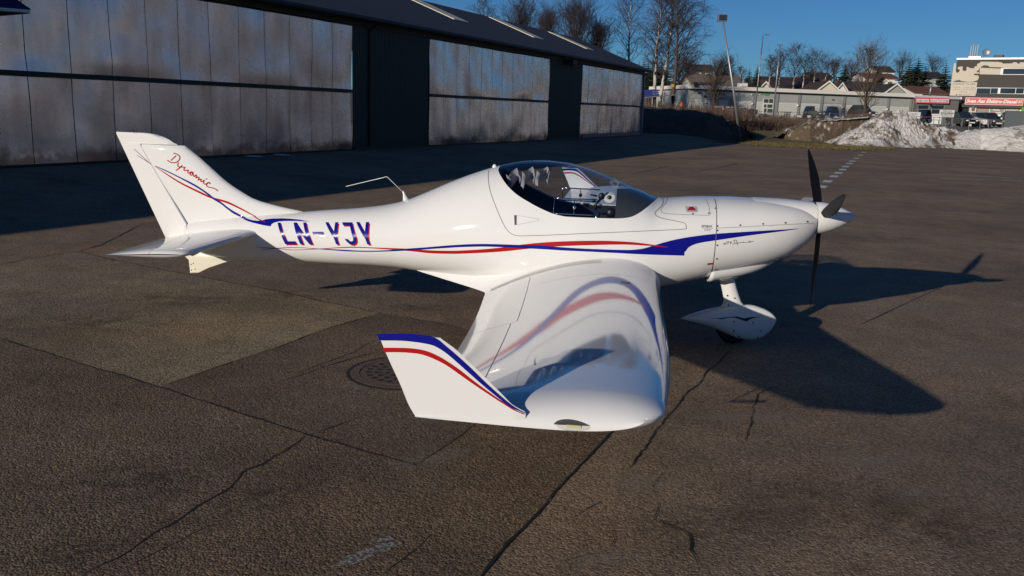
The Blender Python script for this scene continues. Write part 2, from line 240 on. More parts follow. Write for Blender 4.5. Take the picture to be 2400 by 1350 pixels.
def smooth_curve(pts, n=5):
    out = []
    for i in range(len(pts)-1):
        p0, p1, p2, p3 = pts[max(0,i-1)], pts[i], pts[i+1], pts[min(len(pts)-1,i+2)]
        for k in range(n):
            t = k/n; out.append(tuple(.5*((2*b)+(-a+c)*t+(2*a-5*b+4*c-d)*t*t+(-a+3*b-3*c+d)*t**3) for a,b,c,d in zip(p0,p1,p2,p3)))
    return out + [tuple(pts[-1])]
def arclen(pts, n):
    P = np.array(pts, float); d = np.r_[0, np.cumsum(np.hypot(*np.diff(P, axis=0).T))]; t = np.linspace(0, d[-1], n)
    return list(zip(np.interp(t, d, P[:,0]), np.interp(t, d, P[:,1])))

# --- fuselage shell, split along the canopy edge
GX = [p[0] for p in GLASS]; GZ = [p[1] for p in GLASS]
G0, G1 = -2.936, -1.612
g_edge = pchip([G0] + GX + [G1], [float(F_TOP(G0))] + GZ + [float(F_TOP(G1))])
def split_phi(X):
    zt, zc, n = float(F_TOP(X)), float(F_ZC(X)), float(F_NU(X))
    if X <= G0 or X >= G1: return math.pi/2
    u = min(1, max(0, (float(g_edge(X)) - zc) / (zt - zc)))
    return math.asin(min(1, u ** (n/2)))
def sect(X, phis, k=1.0, zoff=0.0):
    zt, zb, w, zc, nu, nl = (float(f(X)) for f in (F_TOP, F_BOT, F_W, F_ZC, F_NU, F_NL))
    out = []
    for p in phis:
        s, c = math.sin(p), max(0, math.cos(p))
        if s >= 0: out.append((w*k*c**(2/nu), zc + (zt-zc)*(abs(s)**(2/nu))*(1-(1-k)*.6)))
        else: out.append((w*k*c**(2/nl), zc - (zc-zb)*(abs(s)**(2/nl))*(1-(1-k)*.6)))
    return out
def half_ring(X, n, k=1.0, lim=None):
    ps = split_phi(X) if lim is None else lim
    ph = np.linspace(-math.pi/2, ps, n)
    st = sect(X, ph, k)
    return [A(X, -y, z) for y, z in reversed(st)] + [A(X, y, z) for y, z in st[1:]]
xs = sorted(set(np.round(np.concatenate([np.linspace(-5.78, -1.162, 190),
      G0 + .12*(np.linspace(0, 1, 26)**2), G1 - .14*(np.linspace(0, 1, 26)**2)]), 5)))
part('fuselage', MB().loft([half_ring(X, 34) for X in xs], closed=False), 'gelcoat', smooth=True, merge=.0004)
tail_end = MB(); r0 = half_ring(-5.78, 20, lim=math.pi/2); tail_end.loft([r0, [A(-5.80, 0, .66)]*len(r0)], closed=False)
part('tail_cone_cap', tail_end, 'gelcoat', smooth=True)
gxs = [x for x in xs if G0 <= x <= G1]
rings = []
for X in gxs:
    ps = split_phi(X); ph = np.linspace(ps, math.pi/2, 22); st = sect(X, ph)
    rings.append([A(X, y, z) for y, z in st] + [A(X, -y, z) for y, z in reversed(st[:-1])])
part('canopy', MB().loft(rings, closed=False), 'canopy', smooth=True, merge=.0004)
# interior
lx = np.linspace(-2.97, -1.3, 80)
def lim_in(X): return split_phi(X) - .012 if G0 < X < G1 else math.pi/2
part('cockpit_liner', MB().loft([half_ring(X, 24, .972, lim_in(X)) for X in lx], closed=False), 'navy', smooth=True)
for X in (-2.965, -1.32):
    r = half_ring(X, 24, .97, math.pi/2); part('bulkhead', MB().loft([r, [A(X, 0, .9)]*len(r)], closed=False), 'navy')
for s in (-.26, .26):
    sb = MB(); pr = [(-2.80, .99), (-2.66, 1.03), (-2.55, .60), (-2.10, .56), (-2.10, .48), (-2.66, .48)]
    sb.prism([A(x, s-.22, z) for x, z in pr], (0, -.44, 0)); part('seat', sb, 'seat')
def inner_z(X, S, k=.965):
    """height of the canopy's inner face at station X, S off the centreline"""
    zt, w, zc, n = float(F_TOP(X)), float(F_W(X))*k, float(F_ZC(X)), float(F_NU(X))
    return zc + (zt-.012-zc)*max(0, 1-min(1, abs(S)/w)**n)**(1/n)
zp = pchip(*zip((-1.955,1.238),(-1.84,1.250),(-1.72,1.236),(-1.63,1.30)))
cm = MB(); rg = []
for X in np.linspace(-1.95, -1.628, 26):
    r = []
    for q in np.linspace(-1, 1, 31):
        S = q*float(F_W(X))*.955; r.append(A(X, S, min(inner_z(X, S), float(zp(X)) - .012*abs(q)**2)))
    rg.append(r)
rear = [[(p[0] + .05*t, p[1], p[2] + (A(0,0,1.0)[2]-p[2])*t if p[2] > 1.0 else p[2]) for p in rg[0]] for t in (1, .5, .08)]
cm.loft(rear + rg, closed=False)
part('glare_shield', cm, 'coaming', smooth=True, sharp=40)
# folded sun blind under the roof
for k in range(3):
    sh = MB(); x0 = -2.862 + k*.122; rows = []
    for zz in np.linspace(0, 1, 6):
        row = []
        for t, d in ((0, .02), (.30, .05), (.36, .0), (.8, -.05), (1.0, .0), (1.06, .03)):
            X = x0 + t*.10 + .012*math.sin(3*zz + k) + zz*.008; Sb = .20 + d + .014*math.sin(5*zz + 7*t); top = inner_z(X, Sb, .95) - .012
            row.append(A(X, Sb - .03*zz, top - zz*(.112 + .015*math.sin(t*5+k))))
        rows.append(row)
    sh.loft(rows, closed=False); part('sun_blind', sh, 'shade', smooth=True)
st = MB().tube([A(-2.50,.21,1.42), A(-2.515,.2,1.38), A(-2.545,.19,1.335)], .006); part('blind_cord', st, 'black')
# sliding window rails, both sides of the canopy
for sg in (1, -1):
    for z in (1.207, 1.092):
        P = [A(x, sg*(float(fus_half(x, z))-.008), z) for x in np.linspace(-2.438, -2.10, 8)]
        part('window_rail', MB().tube(P, .006, 6), 'chrome', smooth=True)
    for x in (-2.435, -2.275):
        rr = MB().tube([A(x, sg*(float(fus_half(x, z))-.008), z) for z in (1.09, 1.15, 1.21)], .0032, 6)
        part('window_stile', rr, 'chrome', smooth=True)
    kb = MB().lathe([(0, .016), (.012, .016), (.016, .006), (.016, 0)], A(-2.273, sg*(float(fus_half(-2.273, 1.145))-.004), 1.145), (0, -sg, 0), 14)
    part('window_knob', kb, 'chrome', smooth=True)
vd = MB().lathe([(0, .052), (.008, .05), (.010, .02), (.002, .018), (.002, 0)], A(-2.015, -float(fus_half(-2.015, 1.14))+.02, 1.14), (0, -1, .25), 24)
part('air_vent', vd, 'gelcoat_matt', smooth=True, sharp=40)
part('air_vent_hole', MB().lathe([(0, .019), (.004, 0)], A(-2.013, -float(fus_half(-2.015, 1.14))+.033, 1.144), (0, -1, .25), 16), 'black')
mt_ = MB().ball(A(-2.072, .1, 1.203), .028, 14, (1, .5, 1.05)).tube([A(-2.08,.1,1.18), A(-2.12,.1,1.13), A(-2.10,.1,1.03)], .011).ball(A(-2.135,.1,1.165), .018, 10)
mt_.tube([A(-2.165,.1,1.212), A(-2.11,.1,1.203)], .008, 6).tube([A(-2.17,.1,1.125), A(-2.12,.1,1.12), A(-2.07,.1,1.105)], .008, 6)
part('camera_mount', mt_, 'black', smooth=True)
part('headset', MB().ball(A(-1.988, .12, 1.070), .042, 16, (1, .6, 1)).tube([A(-2.06,.12,1.06), A(-1.99,.12,1.07)], .009).ball(A(-2.089,.12,1.06), .02, 10), 'black', smooth=True)
part('control_stick', MB().tube([A(-2.15,.2,.75), A(-2.11,.2,1.02), A(-2.095,.2,1.10)], [.012,.012,.016]), 'chrome', smooth=True)

# --- engine cowling and nose
C_TOP = pchip(*zip((-.338,1.12),(-.37,1.15),(-.45,1.188),(-.6,1.214),(-.8,1.232),(-1.04,1.236),(-1.16,1.231)))
def cowl_ring(X, n=40):
    zt, zb, w, zc, nu, nl = float(C_TOP(X)), *(float(f(X)) for f in (F_BOT, F_W, F_ZC, F_NU, F_NL)); r = []
    for k in range(2*n):
        p = -math.pi/2 + math.pi*k/n; s, c = math.sin(p), math.cos(p)
        e = nu if s >= 0 else nl; y = w*math.copysign(abs(c)**(2/e), c); z = zc + ((zt-zc) if s >= 0 else -(zc-zb)*-1*-1)*abs(s)**(2/e) if s >= 0 else zc - (zc-zb)*abs(s)**(2/e)
        r.append(A(X, y, z))
    return r
cx = list(-.338 - .822*np.linspace(0, 1, 46)**1.5)
rg = [[A(-.345, .6*math.cos(-math.pi/2+math.pi*k/40)*.135, 1.05+.6*math.sin(-math.pi/2+math.pi*k/40)*.10) for k in range(80)]] + [cowl_ring(x) for x in cx]
rg[0] = [A(-.352, -(p[1])*.55, 1.06 + (p[2]-1.06)*.55) for p in rg[1]]
part('engine_cowling', MB().loft(rg), 'gelcoat', smooth=True, sharp=50)
hump = []
for X in np.linspace(-.93, -.338, 24):
    t = (X+.93)/.592; w = .20 - .065*t; zt = float(F_TOP(X)) + .004*math.sin(math.pi*min(1, t*1.2)) - .03*max(0, 1-t*6); b = 1.10 + .09*(1-t); w *= min(1, .35 + t*5)
    hump.append([A(X, w*math.cos(a), b + (zt-b)*math.sin(a)**.9) for a in np.linspace(0.02, math.pi-.02, 20)])
part('cowl_hump', MB().loft(hump, closed=False), 'gelcoat', smooth=True)
scp = []
SC_B = pchip(*zip((-.60,.735),(-.73,.655),(-.9,.597),(-1.05,.565),(-1.158,.545)))
for X in np.linspace(-1.158, -.60, 20):
    t = (X+1.158)/.558; w = .30*(1-t)**.45 + .02; zb = float(SC_B(X)); top = float(F_BOT(X)) + .10
    scp.append([A(X, w*math.copysign(abs(math.cos(a))**.6, math.cos(a)), top + (zb-top)*abs(math.sin(a))**.6) for a in np.linspace(0, math.pi, 26)])
part('cowl_scoop', MB().loft([[tuple((Vector(p)*.02 + Vector(scp[0][13])*.98)) for p in scp[0]]] + scp, closed=False), 'gelcoat', smooth=True)
lip = MB(); lr = []
for X in np.linspace(-1.165, -.90, 12):
    t = (X+1.165)/.265; w = .15*math.sqrt(max(0, 1-t**2))+.004; zb = .528 + .03*t
    lr.append([A(X, w*math.cos(a), .585 + (zb-.585)*math.sin(a)**.5) for a in np.linspace(0, math.pi, 18)])
part('gear_leg_fairing', lip.loft([[tuple(Vector(p)*.02 + Vector(lr[0][9])*.98) for p in lr[0]]] + lr, closed=False), 'gelcoat', smooth=True)
HUB = (-.335, 1.094); AXV = Vector((.335, 0, .027)).normalized()
sp = [(t*.336, .131*(1-t**1.95)) for t in np.linspace(0, 1, 24)]
part('spinner', MB().lathe([(0, .0), (0, .131)] + sp, A(HUB[0], 0, HUB[1]), (AXV.x, 0, AXV.z), 40), 'gelcoat', smooth=True, sharp=40)
part('spinner_backplate', MB().lathe([(-.012, .128), (-.012, .134), (0, .134)], A(HUB[0], 0, HUB[1]), (AXV.x, 0, AXV.z), 40), 'black', smooth=True)
for ang, Rr in ((-49, .80), (72, .84), (174, .80)):
    a = R(ang); rad = Vector(A(0, math.sin(a), math.cos(a))) - Vector(A(0, 0, 0)); tan = Vector(A(0, math.cos(a), -math.sin(a))) - Vector(A(0, 0, 0)); fw = Vector((1, 0, 0))
    hub = Vector(A(-.292, 0, 1.097)); rings = []
    for t in np.linspace(.0, 1, 22):
        r = .085 + t*(Rr-.085); ch = (.052 + .085*math.sin(min(1, t*1.25+.02)*math.pi)**.8 * (1 if t < .42 else 1))*(1 - .25*t)
        if t > .42: ch = .118*(1-((t-.42)/.62)**2.0)*.95 + .022
        ch *= .74
        if t > .965: ch *= .75
        be = R(52 - 38*t**.7); th = ch*(.5 if t < .06 else .16 - .06*t)
        cv = tan*math.cos(be) + fw*math.sin(be); nv = fw*math.cos(be) - tan*math.sin(be)
        cen = hub + rad*r - fw*(.022*t) + cv*(.012*math.sin(t*3.1))
        rings.append([cen + cv*(ch/2*math.cos(q)) + nv*(th/2*math.sin(q)*(1 if math.cos(q) > 0 else .8)) for q in np.linspace(0, 2*math.pi, 15)[:-1]])
    part('propeller_blade', MB().loft(rings, cap=True), 'carbon', smooth=True, sharp=60)

# --- wing
def foil(u, tc): return 5*tc*(.2969*math.sqrt(u) - .1260*u - .3516*u*u + .2843*u**3 - .1036*u**4)
LEX = pchip(*zip((0,-1.52),(.25,-1.54),(.4,-1.553),(.55,-1.563),(.9,-1.579),(4.45,-1.737),(4.5,-1.76)))
TEX = pchip(*zip((0,-3.75),(.1,-3.72),(.2,-3.62),(.3,-3.42),(.4,-3.20),(.5,-3.03),(.6,-2.95),(.75,-2.936),(4.45,-2.59),(4.5,-2.585)))
LEZ = pchip(*zip((0,.50),(.4,.515),(.55,.53),(4.45,.894),(4.5,.898)))
TEZ = pchip(*zip((0,.53),(.1,.53),(.2,.515),(.3,.487),(.4,.457),(.5,.439),(.6,.436),(4.45,.835),(4.5,.84)))
TIP0, TIP1 = 4.27, 4.478
def BULGE(S):
    q = max(S, .44); b = .102*(math.exp(-(q-.6)/1.5) - math.exp(-2.4)) + .10*math.exp(-(q-.45)/.13)
    return b*min(1, max(0, (S-.28)/.16))
def wing_pt(S, u, top, off=0.0):
    Sx = min(S, 4.478); x0, x1 = float(LEX(Sx)), float(TEX(Sx)); z0, z1 = float(LEZ(Sx)), float(TEZ(Sx)); ch = x0 - x1
    lift = .0085*max(0, Sx-2.6)**2 - .0075*max(0, Sx-.55); z0 += lift; z1 += lift
    tc = .185/ch if S < .75 else .135 - .0*(S)
    tc = min(tc, .135); k = 1.0
    if S > TIP0: k = math.sqrt(max(0, 1 - ((S-TIP0)/(TIP1-TIP0))**2.2))
    if S > 4.35:
        q = ((S-4.35)/(TIP1-4.35)); x0 -= .05*q**3
        ch = x0 - x1
    h = foil(u, tc)*ch; cam_ = .022*ch*4*u*(1-u)
    zb = z0 + (z1-z0)*u + cam_ - h*.95*(1 + .22*min(1, max(0, (S-3.9)/.45))); zt_ = zb + 1.95*h
    z = zb + (zt_-zb)*k if top else zb
    if top and S < 4.2: z += BULGE(S)*2.6*math.sqrt(u)*(1-u)
    d = off if top else -off
    return (x0 - ch*u, S, z + d)
us = [(.5-.5*math.cos(math.pi*k/40)) for k in range(41)]
ss = list(np.linspace(.02, 1.3, 60)) + list(np.linspace(1.35, 4.2, 48)) + list(TIP0 + (TIP1-TIP0)*np.sin(np.linspace(.12, math.pi/2, 18)))
for sg in (1, -1):
    rg = []
    for S in ss:
        r = [wing_pt(S, u, True) for u in reversed(us)] + [wing_pt(S, u, False) for u in us[1:-1]]
        rg.append([A(x, sg*s, z) for x, s, z in r])
    part('wing', MB().loft(rg), 'gelcoat', smooth=True)
    def wline(pts, w, name='flap_gap', mat='seamlight'):
        mb = MB(); P = []
        for i, (S, u) in enumerate(pts):
            x, s, z = wing_pt(S, u, True, .0015); P.append(Vector((x, s, z)))
        L_, R_ = [], []
        for i, p in enumerate(P):
            d = (P[min(i+1, len(P)-1)] - P[max(0, i-1)]).normalized(); n = d.cross(Vector((0,0,1))).normalized()*w/2
            L_.append(A(p.x+n.x, sg*(p.y+n.y), p.z)); R_.append(A(p.x-n.x, sg*(p.y-n.y), p.z))
        part(name, mb.loft([L_, R_], closed=False), mat)
    wline([(s, .74) for s in np.linspace(.66, 2.35, 14)], .004)
    wline([(s, .77) for s in np.linspace(2.39, 4.10, 14)], .004, 'aileron_gap')
    wline([(2.37, u) for u in np.linspace(.74, .995, 6)], .006, 'aileron_gap')
    wline([(4.10, u) for u in np.linspace(.77, .995, 6)], .005, 'aileron_gap')
    for k in range(4):
        wline([(.575 + .017*k + .02*(q-.5)**2, u) for q, u in zip(np.linspace(0,1,14), np.linspace(.34, .965, 14))], .006, 'walkway_strip', 'line')
    wline([(.98, u) for u in np.linspace(.02, .70, 20)], .004, 'wing_joint')
    x, s, z = wing_pt(1.3, .2, True, .001)
    part('fuel_cap', MB().lathe([(0,.034),(.004,.032),(.004,0)], A(x, sg*s, z), (.1, 0, 1), 20), 'steel')
    # winglet
    le = pchip([p[1] for p in reversed(WLLE)], [p[0] for p in reversed(WLLE)]); te = pchip([p[1] for p in reversed(WLTE)], [p[0] for p in reversed(WLTE)])
    rg = []; zt = WLLE[0][1]
    def topz(X): return None
    lev = list(np.linspace(.838, 1.09, 34)) + [1.10, 1.11, 1.118, 1.1245]
    for z in lev:
        zz = min(z, zt-.0005); x0 = float(le(zz)); x1 = float(te(max(min(zz, 1.12), WLTE[-1][1]))); ch = max(.004, x0-x1)
        th = min(.030, .02+ch*.05)*max(.25, min(1, (1.130-z)/.02))
        r = []
        for u in us: r.append((x0-ch*u, 4.472 - .004*(1-min(1, u*8))**2, z))
        for u in reversed(us[1:-1]): r.append((x0-ch*u, 4.470 - th*min(1, .28*min(1, u*12)*min(1,(1-u)*12) + foil(u, 1)*1.6), z))
        rg.append([A(a, sg*b, c) for a, b, c in r])
    part('winglet', MB().loft(rg, cap=True), 'gelcoat', smooth=True, sharp=35)
    for nm, (up, lo), mt_k in (('winglet_stripe', WLBLUE, 'blue'), ('winglet_stripe', WLRED, 'red')):
        up, lo = arclen(smooth_curve(up), 60), arclen(smooth_curve(lo), 60)
        part(nm, MB().loft([[A(x, sg*4.4734, z) for x, z in up], [A(x, sg*4.4734, z) for x, z in lo]], closed=False), mt_k)
        part(nm, MB().loft([[A(x, sg*4.4385, z-.012) for x, z in up], [A(x, sg*4.4385, z-.012) for x, z in lo]], closed=False), mt_k)
    # tip light
    lx_, lz_ = -2.035, .834
    lb = MB(); rg = []
    for t in np.linspace(0, 1, 14):
        X = -2.10 + .125*t; w = .017*math.sin(math.pi*min(1, .05+.95*t**.8))**.6
        rg.append([A(X, sg*(4.470 + .024*math.cos(q)*math.sin(math.pi*t)**.5), .847 + w*math.sin(q)) for q in np.linspace(-math.pi/2, math.pi/2, 9)])
    part('tip_light_lens', lb.loft(rg, closed=False), 'lens', smooth=True)
    rec = [(-2.104+.130*t, .847 + .0205*math.sin(math.pi*min(1, .04+.96*t**.8))**.6*sg2) for sg2, ts in ((1, np.linspace(0,1,14)), (-1, np.linspace(1,0,14))) for t in ts]
    part('tip_light_recess', MB().prism([A(x, sg*4.462, z) for x, z in rec], (0, -sg*.0128, 0)), 'coaming')
    part('tip_light_base', MB().box(*sorted((A(-2.062,0,0)[0], A(-2.012,0,0)[0])), *sorted((A(0, sg*4.470, 0)[1], A(0, sg*4.479, 0)[1])), .841, .852), 'lampglow')
    # main gear
    gl = MB(); rg = []
    for t in np.linspace(0, 1, 8):
        cx_, cs_, cz_ = -2.18 - .02*t, .78 + .38*t, .50 - .26*t
        rg.append([A(cx_ + .055*math.cos(q), sg*(cs_ + .008*math.sin(q)), cz_ + .012*math.sin(q)) for q in np.linspace(0, 2*math.pi, 11)[:-1]])
    part('main_gear_leg', gl.loft(rg), 'gelcoat_matt', smooth=True)
    rg = []
    for t in np.linspace(0, 1, 26):
        X = -1.86 - .75*t; h = .145*(4*t*(1-t))**.5*(1-.45*t)+.002; w = .085*(4*t*(1-t))**.55*(1-.4*t)+.002; zc_ = .185 + .05*t
        rg.append([A(X, sg*1.17 + w*math.cos(q), zc_ + h*math.sin(q)) for q in np.linspace(0, 2*math.pi, 21)[:-1]])
    part('wheel_fairing', MB().loft(rg, cap=True), 'gelcoat_matt', smooth=True)
    part('tyre', MB().lathe([(-.05,.09),(-.05,.14),(-.03,.172),(.03,.172),(.05,.14),(.05,.09)], A(-2.13, sg*1.17, .170), (0,1,0), 28), 'rubber', smooth=True)
part('pitot_tube', MB().tube([A(-2.36,3.42,.70), A(-2.39,3.45,.545), A(-2.17,3.43,.555)], .009, 8), 'black')

# --- tail
def plate_foil(x0, x1, t, u0=0.0, u1=1.0, n=12, tfull=None):
    ch = x0 - x1; uu = [u0 + (u1-u0)*(.5-.5*math.cos(math.pi*k/n)) for k in range(n+1)]
    up = [(x0 - ch*u, foil(u, 1)*t) for u in uu]
    return up + [(x, -y) for x, y in reversed(up[1:-1])] if u0 == 0 and u1 == 1 else up + [(x, -y) for x, y in reversed(up)]
fle = pchip(*zip((.70,-4.3),(.93,-4.62),(.953,-4.76),(.975,-4.89),(.994,-4.986),(1.026,-5.116),(1.088,-5.244),(1.169,-5.376),(1.273,-5.503),(1.38,-5.63),(1.483,-5.772)))
def hinge(z): return -5.736 + (z-.728)*(-.430/.736)
def rud_te(z): return -5.998 + (z-.649)*(-.406/.904)
rg = []
for z in list(np.linspace(.70, 1.44, 34)) + [1.455, 1.466, 1.474]:
    x0, xh = float(fle(z)), hinge(z); full = rud_te(z); u1 = (x0-xh)/(x0-full)
    t = (.115 - .03*(z-.7)/.77); t *= min(1, .55 + .45*(z-.70)/.5) if z < 1.2 else 1
    k = 1 if z < 1.44 else max(.35, 1-((z-1.44)/.04)**2)
    rg.append([A(x, y*k*1.0, z) for x, y in plate_foil(x0, full, t, 0, u1)])
part('fin', MB().loft(rg, cap=True), 'gelcoat', smooth=True, sharp=40)
hle = pchip(*zip((1.484,-5.82),(1.495,-5.851),(1.519,-5.89),(1.553,-5.98),(1.566,-6.04),(1.572,-6.10)))
rg = []
for z in list(np.linspace(.62, 1.478, 24)) + [1.4785] + list(1.572 - .088*np.linspace(1, 0, 22)**2):
    xt = rud_te(min(z, 1.556)); h_ = hinge(z) + .006 if z < 1.4785 else float(hle(z))
    t = .062 - .022*(z-.62)/.95
    k = 1 if z < 1.55 else max(.3, 1-((z-1.55)/.024)**2)
    prof = [(h_, t*.62), (h_+.004, t*.45)] 
    n = 10; pts = [(h_ + (xt-h_)*q, t*.5*k*(1-q**1.3) + .0018) for q in np.linspace(0, 1, n)]
    if z >= 1.4785: pts[0] = (h_, .002)
    ring = pts + [(x, -y) for x, y in reversed(pts)]
    rg.append([A(x, y - .05*(h_-x if z < 1.4785 else hinge(z)-x), z) for x, y in ring])
part('rudder', MB().loft(rg, cap=True), 'gelcoat', smooth=True, sharp=40)
part('tail_light', MB().ball(A(-6.222, .016, 1.582), .016, 12), 'lens', smooth=True)
for sg in (1, -1):
    rs, re = [], []
    for S in [0, .05] + list(np.linspace(.12, 1.06, 16)) + [1.09, 1.12, 1.14, 1.15]:
        x0 = -5.045 - .12*S + (.22*max(0, .16-S)/.16*.6); x1 = -5.965 + .095*S; xh = -5.735 + .24*S; k = 1 if S < 1.06 else math.sqrt(max(0, 1-((S-1.06)/.0905)**2))
        z0, z1 = .752 - .032*S, .655 + .026*S; t = .095*(1-.2*S)*k; ch = x0-x1; uh = (x0-xh)/ch
        if S > 1.06: x0 -= .05*(1-k)
        def ring(u0, u1, dr=0.0):
            rr = plate_foil(x0, x1, t, u0, u1); return [A(x, sg*S, z0 + (z1-z0)*((x0-x)/ch) + y + dr*max(0, (xh-x))) for x, y in rr]
        rs.append(ring(0, uh)); re.append(ring(uh+.006, .999, -.02))
    part('tailplane', MB().loft(rs), 'gelcoat', smooth=True, sharp=50)
    part('elevator', MB().loft(re), 'gelcoat', smooth=True, sharp=50)
sk = MB(); prof = [(-5.28,.487),(-5.42,.445),(-5.569,.389),(-5.677,.334),(-5.752,.331),(-5.762,.453),(-5.81,.494),(-5.72,.57),(-5.3,.55)]
def skp(s, k): return [A(-5.55 + (x+5.55)*k, s, .46 + (z-.46)*k) for x, z in prof]
sk.loft([skp(.030,.93), skp(.022,1), skp(-.022,1), skp(-.030,.93)], cap=True); part('tail_skid', sk, 'cream', smooth=True, sharp=40)
for px_, pz in ((-5.735,.415),(-5.715,.425),(-5.735,.362),(-5.70,.372)):
    part('screw', MB().lathe([(0,.006),(.003,.005),(.003,0)], A(px_, .030, pz), (0,-1,0), 8), 'steel')
part('elevator_linkage', MB().tube([A(-5.73,.04,.50), A(-5.66,.045,.535), A(-5.60,.045,.565)], .007, 6).box(*sorted((A(-5.64,0,0)[0],A(-5.60,0,0)[0])), -.05,-.03,.535,.56), 'black')
part('radio_antenna', MB().tube([A(-3.781,0,1.15), A(-3.921,0,1.276), A(-3.935,0,1.279), A(-3.95,0,1.272), A(-4.291,0,1.179)], .0030, 6).lathe([(0,.03),(.05,.012),(.08,.006)], A(-3.755,0,1.085), (-.35,0,1), 12), 'gelcoat_matt', smooth=True)
part('canopy_latch', MB().ball(A(-2.99,0,1.398), .024, 12, (.8,.6,1.1)), 'gelcoat_matt', smooth=True)

# --- nose gear
stp = pchip([p[0] for p in SPATTOP], [p[1] for p in SPATTOP]); sbt = pchip([p[0] for p in SPATBOT], [p[1] for p in SPATBOT])
x_a, x_b = SPATTOP[0][0], SPATTOP[-1][0]; rg = []
for t in np.linspace(0, 1, 40):
    X = x_a + (x_b-x_a)*(.5-.5*math.cos(math.pi*t)); zt, zb = float(stp(X)), float(sbt(X)); w = .098*math.sin(math.pi*min(1, ((X-x_a)/(x_b-x_a))**.85))**.75 + .001
    zc_ = (zt+zb)/2; rg.append([A(X, w*math.copysign(abs(math.cos(q))**.8, math.cos(q)), zc_ + (zt-zb)/2*math.copysign(abs(math.sin(q))**.9, math.sin(q))) for q in np.linspace(0, 2*math.pi, 29)[:-1]])
part('nose_wheel_fairing', MB().loft(rg), 'gelcoat_matt', smooth=True)
lgl = pchip([p[1] for p in reversed(LEGL)], [p[0] for p in reversed(LEGL)]); lgr = pchip([p[1] for p in reversed(LEGR)], [p[0] for p in reversed(LEGR)]); rg = []
for z in np.linspace(.27, .60, 16):
    zl = max(z, LEGL[-1][1]); x0, x1 = float(lgr(max(z, LEGR[-1][1]))), float(lgl(zl)); f = 1 + .5*max(0, (.36-z)/.09)**2
    rg.append([A((x0+x1)/2 + (x0-x1)/2*math.cos(q), .034*f*math.sin(q)*(1 if math.cos(q) > 0 else .8), z) for q in np.linspace(0, 2*math.pi, 21)[:-1]])
part('nose_gear_leg', MB().loft(rg), 'gelcoat_matt', smooth=True)
part('nose_tyre', MB().lathe([(-.045,.08),(-.045,.12),(-.028,.145),(.028,.145),(.045,.12),(.045,.08)], A(-.905,0,.1445), (0,1,0), 28), 'rubber', smooth=True)
for p in SPATSCREW:
    X, Z = p
    s_ = .036 if Z > .30 else .098
    part('screw', MB().lathe([(0,.007),(.006,.006),(.006,0)], A(X, s_-.006, Z), (0,-1,0), 8), 'ink')

# --- livery: thin vinyl on the skin
def on_skin(X, Z, off=.0016):
    h = float(fus_half(X, Z)); e = 1e-3
    nx = -(float(fus_half(X+e, Z)) - float(fus_half(X-e, Z)))/(2*e); nz = -(float(fus_half(X, Z+e)) - float(fus_half(X, Z-e)))/(2*e)
    n = Vector((max(-3, min(3, nx)), 1, max(-3, min(3, nz)))).normalized()*off
    return (X + n.x, h + n.y, Z + n.z)
def resample(pts, step):
    out = []
    for a, b in zip(pts[:-1], pts[1:]):
        k = max(1, int(math.hypot(b[0]-a[0], b[1]-a[1])/step)); out += [(a[0]+(b[0]-a[0])*i/k, a[1]+(b[1]-a[1])*i/k) for i in range(k)]
    return out + [pts[-1]]
def band(name, up, lo, mat, surf=on_skin, off=.0016, n=160, rows=5, byx=True, sides=(1, -1)):
    if byx:
        fu = pchip(*zip(*sorted(dict(up).items()))) ; fl = pchip(*zip(*sorted(dict(lo).items())))
        X = np.linspace(max(min(p[0] for p in up), min(p[0] for p in lo)), min(max(p[0] for p in up), max(p[0] for p in lo)), n)
        U = [(x, float(fu(x))) for x in X]; Lw = [(x, float(fl(x))) for x in X]
    else:
        U, Lw = arclen(smooth_curve(up), n), arclen(smooth_curve(lo), n)
    for sg in sides:
        rows_ = [[(lambda q: A(q[0], sg*q[1], q[2]))(surf(a[0]+(b[0]-a[0])*r, a[1]+(b[1]-a[1])*r, off)) for a, b in zip(U, Lw)] for r in np.linspace(0, 1, rows)]
        part(name, MB().loft(rows_, closed=False), mat, smooth=True)
def flat_at(s): return lambda X, Z, off: (X, s + off, Z)
def poly_skin(name, pts, mat, surf=on_skin, off=.0016, sides=(1,), step=.03):
    """a filled outline laid on the skin, cut finely enough to follow it"""
    bm = bmesh.new(); vs = [bm.verts.new((p[0], 0, p[1])) for p in pts]; bm.faces.new(vs); bm.normal_update()
    x0, x1 = min(p[0] for p in pts), max(p[0] for p in pts); z0, z1 = min(p[1] for p in pts), max(p[1] for p in pts)
    bmesh.ops.triangulate(bm, faces=bm.faces[:])
    for k in range(1, int((x1-x0)/step)+1):
        bmesh.ops.bisect_plane(bm, geom=bm.verts[:]+bm.edges[:]+bm.faces[:], plane_co=(x0+k*step, 0, 0), plane_no=(1,0,0))
    for k in range(1, int((z1-z0)/step)+1):
        bmesh.ops.bisect_plane(bm, geom=bm.verts[:]+bm.edges[:]+bm.faces[:], plane_co=(0, 0, z0+k*step), plane_no=(0,0,1))
    bm.verts.ensure_lookup_table(); V = [surf(v.co.x, v.co.z, off) for v in bm.verts]; bm.verts.index_update(); F = [tuple(v.index for v in f.verts) for f in bm.faces]; bm.free()
    for sg in sides: mesh(name, [A(a, sg*b, c) for a, b, c in V], F, M[mat], AC, smooth=True)
